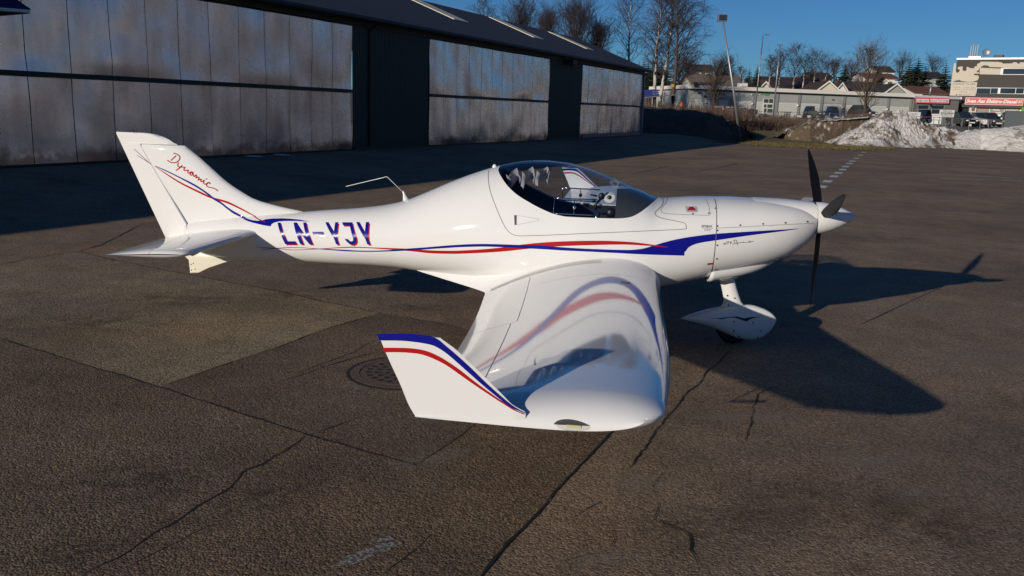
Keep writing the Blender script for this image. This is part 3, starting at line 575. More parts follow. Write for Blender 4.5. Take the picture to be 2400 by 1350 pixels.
def stroke(name, lines, w, mat, surf=on_skin, off=.0018, sides=(1,), smooth_n=4, step=.02):
    mb = MB()
    for ln in lines:
        P = smooth_curve(ln, smooth_n) if smooth_n else resample(ln, step)
        for sg in sides:
            Lr, Rr = [], []
            for i, p in enumerate(P):
                a, b = P[max(0,i-1)], P[min(len(P)-1,i+1)]; dx, dz = b[0]-a[0], b[1]-a[1]; l = math.hypot(dx, dz) or 1; nx, nz = -dz/l*w/2, dx/l*w/2
                q = surf(p[0]+nx, p[1]+nz, off); Lr.append(A(q[0], sg*q[1], q[2])); q = surf(p[0]-nx, p[1]-nz, off); Rr.append(A(q[0], sg*q[1], q[2]))
            mb.loft([Lr, Rr], closed=False)
    part(name, mb, mat)
def rows_sorted(pr): return pr
from mathutils.bvhtree import BVHTree
def tree_of(*names):
    V, F = [], []
    for o in AC.children:
        if o.name.split('.')[0] in names:
            n = len(V); V += [v.co.copy() for v in o.data.vertices]; F += [tuple(i+n for i in p.vertices) for p in o.data.polygons]
    return BVHTree.FromPolygons(V, F)
def on_tree(tr, fallback=.05):
    def f(X, Z, off):
        o = Vector(A(X, 1.5, Z)); hit = tr.ray_cast(o, Vector((0, 1, 0)))
        if hit[0] is None: return (X, fallback, Z)
        n = hit[1]; n = -n if n.y > 0 else n
        p = hit[0] + n*off
        return (p.x + AC_X0, -p.y, p.z)
    return f
on_fin = on_tree(tree_of('fin', 'rudder', 'fuselage'))
on_spat = on_tree(tree_of('nose_wheel_fairing'), .098)
cut = BLUE[1][7][0]
blu, bll = BLUE
up_cut = (cut, float(pchip(*zip(*sorted(dict(blu).items())))(cut)))
band('fuselage_stripe', [p for p in blu if p[0] > cut] + [up_cut], bll[:7] + [(cut, bll[6][1])], 'blue', n=120, rows=7)
c2 = -1.95; zu2, zl2 = (float(pchip(*zip(*sorted(dict(q).items())))(c2)) for q in (blu, bll[8:]))
band('fuselage_stripe', [up_cut] + [p for p in blu if c2 < p[0] < cut] + [(c2, zu2)], [(cut, bll[8][1])] + [p for p in bll[9:] if p[0] > c2] + [(c2, zl2)], 'blue', n=120, rows=7)
band('fuselage_stripe', [(c2, zu2)] + [p for p in blu if p[0] < c2], [(c2, zl2)] + [p for p in bll if p[0] < c2], 'blue', n=420, rows=5, off=.0028)
band('fuselage_stripe', RED[0], RED[1], 'red', off=.0022, n=360)
poly_skin('tail_flash', FLASH, 'blue', sides=(1, -1))
band('fin_stripe', FINBLUE[0], FINBLUE[1], 'blue', on_fin, byx=False, n=90, rows=3, off=.0025)
band('fin_stripe', FINRED[0], FINRED[1], 'red', on_fin, byx=False, n=90, rows=3, off=.002)
stroke('fin_stripe', RUDLINES, .004, 'ink', on_fin)
stroke('rudder_hinge_line', [[(hinge(z), z) for z in np.linspace(.74, 1.462, 20)]], .006, 'seamlight', on_fin, sides=(1, -1), smooth_n=0)
stroke('fin_script', DYN, .0085, 'red', on_fin, off=.0025)
for i, L_ in enumerate(LETTERS):
    sh = [(x + .0125, z - .0105) for x, z in L_]
    poly_skin('registration_shadow', sh, 'red', off=.0014, sides=(1, -1))
    poly_skin('registration_letter', L_, 'blue', off=.0024, sides=(1, -1))
stroke('cowl_script', WT9, .0032, 'ink')
stroke('cowl_seam', [COWLSEAM], .0028, 'line', sides=(1, -1))
stroke('access_hatch', [HATCH], .0025, 'line', sides=(1,))
stroke('canopy_frame_seam', [FRAME], .0042, 'line', sides=(1, -1))
cj = MB()
cj.loft([[A(-1.1615, y*1.004, z) for y, z in sect(-1.1615, np.linspace(-math.pi/2, math.pi*1.5, 90))] , [A(-1.1565, y*1.004, z) for y, z in sect(-1.1615, np.linspace(-math.pi/2, math.pi*1.5, 90))]], closed=False)
poly_skin('warning_placard', PLACARD, 'seamlight', off=.002); poly_skin('placard_triangle', PLACTRI, 'red', off=.0028)
poly_skin('warning_tag', REDTAG, 'red', off=.002)
poly_skin('air_scoop', DUCTSLOT, 'ink', off=.002); stroke('air_scoop_edge', [DUCT + DUCT[:1]], .003, 'seamlight', smooth_n=0)
for X, Z in SCREWS:
    q = on_skin(X, Z, .001); part('screw', MB().lathe([(0,.0075),(.003,.006),(.003,0)], A(*q), (0,-1,0), 8), 'steel')
stroke('cowl_joint', [[(-1.159, z) for z in np.linspace(.60, 1.225, 40)]], .0045, 'line', sides=(1, -1), smooth_n=0)
poly_skin('spat_emblem', SWOOSH[0], 'ink', on_spat, off=.003)
def text_mesh(txt, size=1.0, italic=0.0, bold=0.0, align='LEFT', xs=1.0):
    cu = bpy.data.curves.new('lettering', 'FONT'); cu.body = txt; cu.size = size; cu.shear = italic; cu.offset = bold; cu.align_x = align; cu.resolution_u = 2
    ob = bpy.data.objects.new('lettering', cu); COL.objects.link(ob)
    bpy.context.view_layer.update()
    me = bpy.data.meshes.new_from_object(ob.evaluated_get(bpy.context.evaluated_depsgraph_get()))
    V = [(v.co.x*xs, v.co.y) for v in me.vertices]; F = [tuple(p.vertices) for p in me.polygons]
    bpy.data.objects.remove(ob); bpy.data.curves.remove(cu); bpy.data.meshes.remove(me)
    return V, F
lx0, lz0 = LOGO[3]; lw = LOGO[2][0] - LOGO[3][0]
V, F = text_mesh('aerospool', .032, .3, xs=.62)
mesh('maker_mark', [A(*on_skin(lx0 + x, LOGO[0][1] - .028 + y, .002)) for x, y in V], F, M['ink'], AC)
stroke('maker_mark', [[(lx0, LOGO[0][1]-.035), (lx0+lw, LOGO[0][1]-.035)], [(lx0+.02, LOGO[0][1]-.045), (lx0+lw*.85, LOGO[0][1]-.045)], [(lx0+.025, LOGO[0][1]-.055), (lx0+lw*.8, LOGO[0][1]-.055)]], .0022, 'ink', smooth_n=0)

# ================================================================== THE PLACE
CAMO = Vector((0, 0, CAM_H))
def ray(px, py):
    d = c_fwd*2000 + c_rt*(px-1200) - c_up*(py-675); return d
def at(px, py, Y):
    """the point seen at (px, py) of the photograph at a distance Y down the apron"""
    d = ray(px, py); return CAMO + d*(Y/d.y)
def gnd(px, py, z=0.0):
    d = ray(px, py); return CAMO + d*((z-CAM_H)/d.z)
def noise(p, s=1.0):
    return mnoise.noise(Vector(p)*s)
import mathutils.noise as mnoise
def sstep(a, b, x):
    t = min(1, max(0, (x-a)/(b-a))); return t*t*(3-2*t)

# --- ground materials
def asphalt_mat(name, dark, light, warm, seed=0.0, rough_b=1.0, scale=1.0):
    mt, N, L, P = new_mat(name)
    P.inputs['Roughness'].default_value = .88; P.inputs['Specular IOR Level'].default_value = .25
    tc = N.new('ShaderNodeTexCoord'); mp = N.new('ShaderNodeMapping'); mp.inputs['Location'].default_value = (seed, seed*.7, 0)
    L.new(tc.outputs['Object'], mp.inputs[0])
    def nz(s, det=4, ro=.55):
        n = N.new('ShaderNodeTexNoise'); n.inputs['Scale'].default_value = s; n.inputs['Detail'].default_value = det; n.inputs['Roughness'].default_value = ro
        L.new(mp.outputs[0], n.inputs['Vector']); return n
    def vor(s):
        v = N.new('ShaderNodeTexVoronoi'); v.inputs['Scale'].default_value = s; L.new(mp.outputs[0], v.inputs['Vector']); return v
    def ramp(src, stops):
        r = N.new('ShaderNodeValToRGB'); e = r.color_ramp.elements
        while len(e) < len(stops): e.new(.5)
        for el, (p, c) in zip(e, stops): el.position = p; el.color = (*c, 1)
        L.new(src, r.inputs[0]); return r
    def mix(kind, f, a, b):
        x = N.new('ShaderNodeMix'); x.data_type = 'RGBA'; x.blend_type = kind
        for sock, v in (('Factor', f), ('A', a), ('B', b)):
            if hasattr(v, 'links'): L.new(v, x.inputs[sock])
            elif isinstance(v, tuple): x.inputs[sock].default_value = (*v, 1)
            else: x.inputs[sock].default_value = v
        return x.outputs['Result']
    v1, v2 = vor(88*scale), vor(44*scale)
    stone = ramp(v1.outputs['Color'], [(0, dark), (.55, tuple((a+b)/2 for a, b in zip(dark, light))), (1, light)])
    col = mix('MIX', .22, stone.outputs[0], tuple((a+b)/2 for a, b in zip(dark, light)))
    big = ramp(nz(.35, 5).outputs[0], [(.32, (.70,.70,.72)), (.68, (1.2,1.17,1.12))]); col = mix('MULTIPLY', 1.0, col, big.outputs[0])
    mid = ramp(nz(2.1, 6, .65).outputs[0], [(.30, (.74,.74,.75)), (.72, (1.18,1.17,1.15))]); col = mix('MULTIPLY', 1.0, col, mid.outputs[0])
    tint = ramp(nz(.8, 3).outputs[0], [(.42, (0,0,0)), (.72, (.55,.55,.55))]); col = mix('MIX', tint.outputs[0], col, mix('MULTIPLY', 1.0, col, warm))
    fleck = ramp(vor(46*scale).outputs['Distance'], [(.0, (1,1,1)), (.10, (0,0,0))])
    pick = ramp(nz(26, 2).outputs[0], [(.60, (0,0,0)), (.66, (1,1,1))])
    fl = mix('MULTIPLY', 1.0, fleck.outputs[0], pick.outputs[0]); col = mix('MIX', fl, col, (.30,.28,.25))
    L.new(col, P.inputs['Base Color'])
    # height: aggregate standing proud of the binder, pits between
    h1 = N.new('ShaderNodeMath'); h1.operation = 'MULTIPLY'; h1.inputs[1].default_value = -.75; L.new(v1.outputs['Distance'], h1.inputs[0])
    h2 = N.new('ShaderNodeMath'); h2.operation = 'MULTIPLY_ADD'; h2.inputs[1].default_value = -.35; L.new(v2.outputs['Distance'], h2.inputs[0]); L.new(h1.outputs[0], h2.inputs[2])
    h3 = N.new('ShaderNodeMath'); h3.operation = 'MULTIPLY_ADD'; h3.inputs[1].default_value = .45; L.new(nz(42, 6, .75).outputs[0], h3.inputs[0]); L.new(h2.outputs[0], h3.inputs[2])
    bp = N.new('ShaderNodeBump'); bp.inputs['Strength'].default_value = .75*rough_b; bp.inputs['Distance'].default_value = .0048
    L.new(h3.outputs[0], bp.inputs['Height']); L.new(bp.outputs[0], P.inputs['Normal'])
    return mt
M['asphalt'] = asphalt_mat('old brown asphalt', (.078,.056,.036), (.45,.34,.235), (1.12,.95,.78))
M['asphalt_left'] = asphalt_mat('weathered patch asphalt', (.075,.058,.036), (.50,.40,.265), (1.12,.98,.75), 13)
M['asphalt_dark'] = asphalt_mat('dark patch asphalt', (.036,.025,.017), (.29,.215,.15), (1.10,.95,.85), 5, 1.15)
M['asphalt_near'] = asphalt_mat('coarse brown asphalt', (.040,.028,.018), (.33,.245,.165), (1.12,.95,.80), 29, 1.2)
M['crack'] = solid('crack', (.012,.010,.009), .95)
M['paint'] = solid('worn white road paint', (.62,.61,.58), .8, var=.25, vscale=14)
M['grass'] = solid('dry winter grass', (.135,.105,.035), .95, var=.55, vscale=1.1, bump=.8, bscale=9)
M['earth'] = solid('brown earth', (.085,.058,.036), .95, var=.5, vscale=1.6, bump=.9, bscale=7)
M['lot'] = solid('grey yard', (.16,.15,.14), .9, var=.2)
M['brush'] = solid('brown brush twigs', (.10,.068,.048), .9, var=.4, vscale=2)
M['hill'] = solid('brown wooded hillside', (.075,.058,.040), .95, var=.6, vscale=.12, bump=1, bscale=.6)

# --- hangar frame (needed for the ramp in front of it)
HK = .815
HB = Vector((-6.75*HK, 35.18*HK, .35)); HROT = math.atan2(.9085, .418)
HD = Vector((.418, .9085, 0)).normalized(); HN = Vector((.9085, -.418, 0)).normalized()
def apron_z(x, y):
    n = (Vector((x, y, 0)) - HB).dot(HN)
    return .345*sstep(5.6, .6, n)
xsg = list(np.arange(-46, 46.1, 1.0)); ysg = list(np.arange(-30, 66.1, 1.0))
V, F = [], []
for j, y in enumerate(ysg):
    for i, x in enumerate(xsg): V.append((x, y, apron_z(x, y)))
nx = len(xsg)
for j in range(len(ysg)-1):
    for i in range(nx-1): F.append((j*nx+i, j*nx+i+1, (j+1)*nx+i+1, (j+1)*nx+i))
mesh('asphalt_apron', V, F, M['asphalt'], smooth=True, kind='structure')
mesh('ground', [(-1500,-1500,-.04),(1500,-1500,-.04),(1500,2500,-.04),(-1500,2500,-.04)], [(0,1,2,3)], M['earth'], kind='structure')

def sheet(name, pts, mat, z, **k):
    bm = bmesh.new(); vs = [bm.verts.new((p[0], p[1], z)) for p in pts]; bm.faces.new(vs); bm.normal_update()
    bmesh.ops.triangulate(bm, faces=bm.faces[:]); me = bpy.data.meshes.new(name); bm.to_mesh(me); bm.free()
    me.materials.append(M[mat]); o = bpy.data.objects.new(name, me); return put(o, name, None, kind='structure', **k)
def gp(pts): return [tuple(gnd(*p).xy) for p in pts]
seamA = [(0,793),(118,831),(373,908),(557,968),(723,1021),(859,1060),(978,1092)]
seamB = [(373,908),(498,864),(652,814),(770,769),(889,735)]
seamC = [(-40,628),(95,603),(184,590),(261,609),(367,630),(492,654),(652,683),(770,710),(859,728),(889,735),(1007,754),(1084,769)]
seamD = [(978,1092),(1037,1051),(1114,997),(1230,905)]
seamE = [(1120,1364),(1200,1262),(1265,1195),(1350,1100),(1425,1020),(1470,985)]
sheet('asphalt_patch', gp([(-40,780)] + seamA[:3] + seamB[1:] + list(reversed(seamC[:9]))), 'asphalt_left', .0018)
sheet('asphalt_patch', gp(seamA[2:] + [(1037,1051),(1114,997),(1230,905),(1300,850),(1084,769),(1007,754),(889,735),(770,769),(652,814),(498,864)]), 'asphalt_dark', .0018)
sheet('asphalt_patch', gp([(-40,780)] + seamA + [(1037,1051),(1114,997),(1230,905),(1300,850),(1470,985),(1425,1020),(1350,1100),(1265,1195),(1200,1262),(1120,1364),(1000,1500),(-300,1500)]), 'asphalt_near', .0034)
crng = random.Random(3)
def crack(pts, w, jag=.018, name='asphalt_crack', mat='crack', z=.0048):
    P = [gnd(*p) for p in pts]; Q = []
    for a, b in zip(P[:-1], P[1:]):
        k = max(2, int((b-a).length/.05)); Q += [a + (b-a)*(i/k) for i in range(k)]
    Q.append(P[-1]); L_, R_ = [], []
    for i, p in enumerate(Q):
        d = (Q[min(i+1,len(Q)-1)]-Q[max(0,i-1)]).normalized(); n = Vector((-d.y, d.x, 0))
        far = max(1, p.y/9)
        p = p + n*(jag*(noise((p.x*3.1,p.y*3.1,1))*1.6 + noise((p.x*14,p.y*14,4))*.7))
        ww = w*far**.5*(.35 + 1.1*abs(noise((p.x*5,p.y*5,8))) + .45*crng.random())*min(1, .3+i*.2, .3+(len(Q)-1-i)*.2)
        a = p + n*ww/2; b = p - n*ww/2
        L_.append((a.x, a.y, z + apron_z(a.x, a.y))); R_.append((b.x, b.y, z + apron_z(b.x, b.y)))
    MB().loft([L_, R_], closed=False).build(name, M[mat], None, kind='structure')
for pts, w, jg in ((seamA, .012, .012), (seamB, .009, .012), (seamC, .013, .014), (seamD, .010, .010), (seamE, .014, .010),
    ([(184,590),(237,574),(278,553),(330,527)], .016, .012), ([(723,1021),(800,994),(841,980)], .010, .012),
    ([(717,1024),(670,1063),(593,1098),(563,1107),(551,1122),(533,1143),(504,1163),(415,1220),(296,1294),(190,1355)], .016, .022),
    ([(462,1205),(533,1184)], .008, .01), ([(593,1098),(640,1085)], .008, .008),
    ([(1465,1107),(1500,1060),(1525,1032),(1560,985),(1590,950),(1635,900),(1680,855),(1720,817)], .011, .022),
    ([(1745,1035),(1755,990),(1775,925),(1800,912),(1840,898)], .008, .018), ([(1545,1180),(1525,1220),(1605,1255),(1610,1290),(1645,1335)], .010, .02),
    ([(1405,1175),(1380,1190),(1345,1215)], .008, .012), ([(1550,1110),(1530,1140),(1545,1180)], .006, .02), ([(1500,1215),(1512,1250)], .006, .01),
    ([(1640,400),(1690,392),(1730,382)], .03, .02), ([(1480,408),(1530,398),(1570,388)], .03, .02), ([(1430,1290),(1440,1265),(1433,1245)], .008, .015), ([(1310,1320),(1360,1310),(1430,1290)], .008, .02),
    ([(640,900),(700,882),(760,862),(820,842),(893,823)], .010, .008), ([(700,875),(830,825),(870,800)], .008, .008),
    ([(300,1330),(420,1270),(500,1230)], .008, .015), ([(900,1350),(960,1300),(1010,1255)], .007, .012)):
    crack(pts, w, jg)
crack([(1507,367),(1600,374),(1700,382),(1837,393)], .30, .02, 'asphalt_seam', 'asphalt_left', .002)
# road markings
P0, P1 = Vector((6.94,20.28,0)), Vector((20.64,51.44,0)); dd = (P1-P0).normalized(); nn = Vector((-dd.y, dd.x, 0))
for x, y in [(6.05,18.2),(6.94,20.28),(8.65,24.23),(9.6,26.44),(10.67,28.85),(11.55,30.83),(12.47,32.89),(13.4,35.08),(14.58,37.76),(15.52,39.88),(16.89,42.98),(18.72,47.07),(20.64,51.44)]:
    c = Vector((x, y, .006)); a, b = dd*.5, nn*.13
    mesh('road_marking', [c-a-b, c+a-b, c+a+b, c-a+b], [(0,1,2,3)], M['paint'], kind='structure')
crack([(2150,408),(2230,410),(2320,414),(2420,419)], .05, .004, 'road_marking', 'paint', .004)
crack([(2200,419),(2300,421),(2420,425)], .05, .004, 'road_marking', 'paint', .004)
mt, N_, L_, P_ = new_mat('ghost of old paint'); tcn = N_.new('ShaderNodeTexCoord'); n1 = N_.new('ShaderNodeTexNoise'); n1.inputs['Scale'].default_value = 60; n1.inputs['Detail'].default_value = 6
r1 = N_.new('ShaderNodeValToRGB'); r1.color_ramp.elements[0].position = .42; r1.color_ramp.elements[0].color = (.09,.075,.06,1); r1.color_ramp.elements[1].position = .62; r1.color_ramp.elements[1].color = (.34,.32,.28,1)
L_.new(tcn.outputs['Object'], n1.inputs['Vector']); L_.new(n1.outputs[0], r1.inputs[0]); L_.new(r1.outputs[0], P_.inputs['Base Color']); P_.inputs['Roughness'].default_value = .9
bpn = N_.new('ShaderNodeBump'); bpn.inputs['Strength'].default_value = .8; bpn.inputs['Distance'].default_value = .008; L_.new(n1.outputs[0], bpn.inputs['Height']); L_.new(bpn.outputs[0], P_.inputs['Normal'])
M['ghost'] = mt
def blob_sheet(name, cx, cy, rx, ry, rot, mat, z):
    pts = []
    for k in range(40):
        a = 2*math.pi*k/40; r = 1 + .35*noise((math.cos(a)*2+cx, math.sin(a)*2+cy, 3)) + .2*noise((math.cos(a)*6+cx, math.sin(a)*6, 9))
        u, v = rx*r*math.cos(a), ry*r*math.sin(a); pts.append((cx + u*math.cos(rot)-v*math.sin(rot), cy + u*math.sin(rot)+v*math.cos(rot)))
    sheet(name, pts, mat, z)
g = gnd(862, 1300); blob_sheet('paint_trace', g.x, g.y, .15, .04, .75, 'ghost', .0055)
g = gnd(895, 1268); blob_sheet('paint_trace', g.x, g.y, .05, .03, .5, 'ghost', .0055)

# scuffs and oil marks: thin films that fade out at their own edge
def film(name, px, py, rx, ry, rot, col, dens, scale, seed):
    mt, N, L, P = new_mat(name); P.inputs['Base Color'].default_value = (*col, 1); P.inputs['Roughness'].default_value = .9
    tc = N.new('ShaderNodeTexCoord'); ln = N.new('ShaderNodeVectorMath'); ln.operation = 'LENGTH'; L.new(tc.outputs['Object'], ln.inputs[0])
    mp = N.new('ShaderNodeMapping'); mp.inputs['Location'].default_value = (seed*3.1, seed*1.7, 0); L.new(tc.outputs['Object'], mp.inputs[0])
    n1 = N.new('ShaderNodeTexNoise'); n1.inputs['Scale'].default_value = 2.2; n1.inputs['Detail'].default_value = 5; L.new(mp.outputs[0], n1.inputs['Vector'])
    n2 = N.new('ShaderNodeTexNoise'); n2.inputs['Scale'].default_value = scale; n2.inputs['Detail'].default_value = 4; n2.inputs['Roughness'].default_value = .7; L.new(mp.outputs[0], n2.inputs['Vector'])
    fo = N.new('ShaderNodeMapRange'); fo.inputs['From Min'].default_value = 1.0; fo.inputs['From Max'].default_value = .15; L.new(ln.outputs['Value'], fo.inputs['Value'])
    m1 = N.new('ShaderNodeMath'); m1.operation = 'MULTIPLY'; L.new(fo.outputs[0], m1.inputs[0]); L.new(n1.outputs[0], m1.inputs[1])
    r2 = N.new('ShaderNodeMapRange'); r2.inputs['From Min'].default_value = .40; r2.inputs['From Max'].default_value = .62; L.new(n2.outputs[0], r2.inputs['Value'])
    m2 = N.new('ShaderNodeMath'); m2.operation = 'MULTIPLY'; L.new(m1.outputs[0], m2.inputs[0]); L.new(r2.outputs[0], m2.inputs[1])
    m3 = N.new('ShaderNodeMath'); m3.operation = 'MULTIPLY'; m3.inputs[1].default_value = dens; m3.use_clamp = True; L.new(m2.outputs[0], m3.inputs[0]); L.new(m3.outputs[0], P.inputs['Alpha'])
    g = gnd(px, py); o = mesh(name, [(-1,-1,0),(1,-1,0),(1,1,0),(-1,1,0)], [(0,1,2,3)], mt, None, loc=(g.x, g.y, .0044+.0002*(seed % 4)), kind='structure'); o.scale = (rx, ry, 1); o.rotation_euler = (0, 0, rot)
for i, a in enumerate(((1560,985,.42,.16,.9), (1480,1135,.30,.20,.3), (1425,1310,.34,.12,.4), (1010,1075,.30,.12,.5), (2060,1075,.40,.16,.2), (2140,1160,.25,.12,.8), (1290,1010,.35,.08,.4), (1010,985,.3,.08,.2), (1740,980,.5,.12,.1), (1890,660,.9,.5,.2), (2180,720,.7,.4,.6), (860,905,.25,.08,.1), (2330,840,.8,.3,.3))):
    film('pale_scuff', *a, (.33,.28,.22), 1.5, 9, i+1)
for i, a in enumerate(((985,722,.55,.22,.1), (700,690,.6,.4,.3), (1760,600,1.1,.5,.2), (420,700,.8,.5,.1), (180,1290,.35,.2,.5), (300,1120,.6,.35,.2), (1900,1180,.6,.4,.4), (2050,560,1.2,.5,.1), (600,1180,.5,.25,.7), (1700,1230,.5,.3,.3), (250,760,.9,.6,.4), (2200,1240,.5,.35,.1))):
    film('oil_mark', *a, (.030,.023,.018), .65, 3.5, i+31)
# --- manhole
mc = gnd(942, 874); MH = thing('manhole_cover', 'round rusty iron drain cover with slots set in the asphalt behind the upturned wing tip', 'drain cover', (mc.x, mc.y, .002))
M['iron'] = solid('rusty cast iron', (.115,.080,.060), .7, metal=.2, var=.45, vscale=22, bump=.4, bscale=90)
MB().lathe([(.004,.365),(.006,.362),(.008,.305),(.004,.30)], (0,0,0), n=48).build('frame', M['iron'], MH)
MB().lathe([(.002,.298),(.007,.293),(.007,0)], (0,0,0), n=48).build('lid', M['iron'], MH)
for r0, r1_, n_ in ((.085,.122,9), (.148,.19,15), (.215,.257,21)):
    for k in range(n_):
        a = 2*math.pi*k/n_; w = .34*math.pi*r0/n_*1.3
        ca, sa = math.cos(a), math.sin(a)
        q = [(r0,-w),(r1_,-w*1.3),(r1_,w*1.3),(r0,w)]
        mesh('slot', [(x*ca-y*sa, x*sa+y*ca, .0086) for x, y in q], [(0,1,2,3)], M['crack'], MH)
crk = MB(); rr1 = [(mc.x + .395*(1+.05*noise((k,0,2)))*math.cos(k*.16), mc.y + .40*(1+.05*noise((k,0,2)))*math.sin(k*.16), .0055) for k in range(12, 34)]
rr2 = [(mc.x + .366*math.cos(k*.16), mc.y + .366*math.sin(k*.16), .0055) for k in range(12, 34)]
crk.loft([rr1, rr2], closed=False).build('rim_gap', M['crack'], None, kind='structure')

# --- hangar
HG = thing('hangar', 'long dark green hangar with dented aluminium sliding doors and a dark pitched roof', 'hangar', tuple(HB), HROT)
def H(t, b, z): return (t*HK, b*HK, z*HK)          # along the front, into the building, up
M['corr'] = solid('dark green corrugated steel', (.020,.044,.036), .55, var=.25, vscale=.8)
M['trim'] = solid('black green trim', (.010,.014,.016), .6)
M['roof'] = solid('dark slate roofing', (.030,.033,.042), .75, var=.25, vscale=1.5, bump=.5, bscale=3)
M['sky_strip'] = solid('cream roof light', (.85,.78,.56), .6, var=.15, vscale=3)
def alu_mat():
    mt, N, L, P = new_mat('dented aluminium sheet')
    tc = N.new('ShaderNodeTexCoord'); P.inputs['Metallic'].default_value = .72
    def nz(s, d=5, r=.55, src=None):
        n = N.new('ShaderNodeTexNoise'); n.inputs['Scale'].default_value = s; n.inputs['Detail'].default_value = d; n.inputs['Roughness'].default_value = r
        L.new(src or tc.outputs['Object'], n.inputs['Vector']); return n
    mp = N.new('ShaderNodeMapping'); mp.inputs['Scale'].default_value = (2.2, 2.2, .45); L.new(tc.outputs['Object'], mp.inputs[0])
    run = nz(1.0, 6, .65, mp.outputs[0])
    r = N.new('ShaderNodeValToRGB'); r.color_ramp.elements[0].position = .30; r.color_ramp.elements[0].color = (.66,.62,.58,1); r.color_ramp.elements[1].position = .62; r.color_ramp.elements[1].color = (.88,.85,.82,1)
    L.new(run.outputs[0], r.inputs[0])
    # grime gathers along the lower edge of the sheets
    sx = N.new('ShaderNodeSeparateXYZ'); L.new(tc.outputs['Object'], sx.inputs[0])
    ad = N.new('ShaderNodeMath'); ad.operation = 'MULTIPLY_ADD'; ad.inputs[1].default_value = .9; L.new(nz(1.6, 6, .7).outputs[0], ad.inputs[0]); L.new(sx.outputs['Z'], ad.inputs[2])
    g = N.new('ShaderNodeValToRGB'); g.color_ramp.elements[0].position = .62; g.color_ramp.elements[0].color = (.34,.30,.29,1); g.color_ramp.elements[1].position = .84; g.color_ramp.elements[1].color = (1,1,1,1)
    L.new(ad.outputs[0], g.inputs[0])
    mx = N.new('ShaderNodeMix'); mx.data_type = 'RGBA'; mx.blend_type = 'MULTIPLY'; mx.inputs['Factor'].default_value = 1
    L.new(r.outputs[0], mx.inputs['A']); L.new(g.outputs[0], mx.inputs['B']); L.new(mx.outputs['Result'], P.inputs['Base Color'])
    rr = N.new('ShaderNodeMapRange'); rr.inputs['To Min'].default_value = .20; rr.inputs['To Max'].default_value = .34; L.new(nz(2.5).outputs[0], rr.inputs['Value']); L.new(rr.outputs[0], P.inputs['Roughness'])
    bp = N.new('ShaderNodeBump'); bp.inputs['Strength'].default_value = .25; bp.inputs['Distance'].default_value = .02; L.new(nz(1.8, 2).outputs[0], bp.inputs['Height']); L.new(bp.outputs[0], P.inputs['Normal'])
    return mt
M['alu'] = alu_mat()
def dent(t, z, upper):
    a = .085*noise((t*.40, z*.36, 1.7)) + .030*noise((t*1.0+5, z*.8, 4.2))
    if upper: a += .040*abs(noise((t*.55+2, z*.55, 9)))
    else: a += .012*noise((t*2.6, z*.4, 6)) + .030*max(0, .9-z)*noise((t*1.9, z*1.3, 12))
    return a
def door_panel(t0, t1, z0, z1, upper, seed):
    nx_, nz_ = 9, 13; V, F = [], []
    prng = random.Random(seed); tilt = prng.uniform(-.006, .006); bow = prng.uniform(-.010, .016); out = prng.uniform(0, .006)
    for j in range(nz_):
        for i in range(nx_):
            u, v = i/(nx_-1), j/(nz_-1); t, z = t0+(t1-t0)*u, z0+(z1-z0)*v
            V.append(H(t, -.07 - out - dent(t, z, upper)*min(1, 6*v+.3) - bow*4*u*(1-u) - tilt*(u-.5), z))
    for j in range(nz_-1):
        for i in range(nx_-1): F.append((j*nx_+i, j*nx_+i+1, (j+1)*nx_+i+1, (j+1)*nx_+i))
    mesh('door_sheet', V, F, M['alu'], HG, smooth=True)
seed = 0
for t0, t1, n in ((-21.7, -.02, 17),  (6.08, 20.42, 11), (26.15, 40.22, 11)):
    w = (t1-t0)/n
    for k in range(n):
        for z0, z1, up in ((.06, 2.28, False), (2.42, 4.86, True)):
            door_panel(t0+k*w+.012, t0+(k+1)*w-.012, z0, z1, up, seed); seed += 1
    MB().box(*H(t0,0,0)[:1], *H(t1,0,0)[:1], -.12, -.02, H(0,0,2.285)[2], H(0,0,2.415)[2]).build('door_rail', M['trim'], HG)
    MB().box(t0*HK, t1*HK, .10, .14, .0, 4.9*HK).build('door_backing', M['trim'], HG)
    MB().box(t0*HK, t1*HK, -.14, -.01, -.25, .045).build('threshold', M['trim'], HG)
for t0, t1 in ((.05, 6.0), (20.48, 26.08), (-80, -21.75)):
    V, F = [], []; n = int((t1-t0)/.16*4)
    for i in range(n+1):
        t = t0+(t1-t0)*i/n; b = -.05 - (.035 if i % 4 in (1, 2) else 0)
        V += [H(t, b, -.3), H(t, b, 4.95)]
    for i in range(n): F.append((2*i, 2*i+2, 2*i+3, 2*i+1))
    mesh('corrugated_wall', V, F, M['corr'], HG)
    MB().box(t0*HK, t1*HK, -.14, .05, -.3, .09).build('plinth', M['trim'], HG)
MB().box(-80*HK, 40.45*HK, -.12, .02, 4.92*HK, 5.22*HK).build('fascia', M['trim'], HG)
MB().box(40.25*HK, 40.42*HK, -.10, 12*HK, -.4, 4.95*HK).build('gable_wall', M['corr'], HG)
V, F = [], []
gb = MB().prism([H(40.30, 0, 4.9), H(40.30, 5.9, 7.42), H(40.30, 11.8, 4.9)], (.1, 0, 0)); gb.build('gable', M['corr'], HG)
rf = MB()
for sgn in (0, 1):
    e0, e1 = ((-.5, 5.28), (5.9, 7.80)) if sgn == 0 else ((12.3, 5.28), (5.9, 7.80))
    rf.add([H(-82, e0[0], e0[1]), H(40.95, e0[0], e0[1]), H(40.95, e1[0], e1[1]), H(-82, e1[0], e1[1]),
            H(-82, e0[0], e0[1]-.16), H(40.95, e0[0], e0[1]-.16), H(40.95, e1[0], e1[1]-.16), H(-82, e1[0], e1[1]-.16)],
           [(0,1,2,3),(4,7,6,5),(0,4,5,1),(1,5,6,2),(2,6,7,3),(3,7,4,0)])
rf.build('roof', M['roof'], HG)
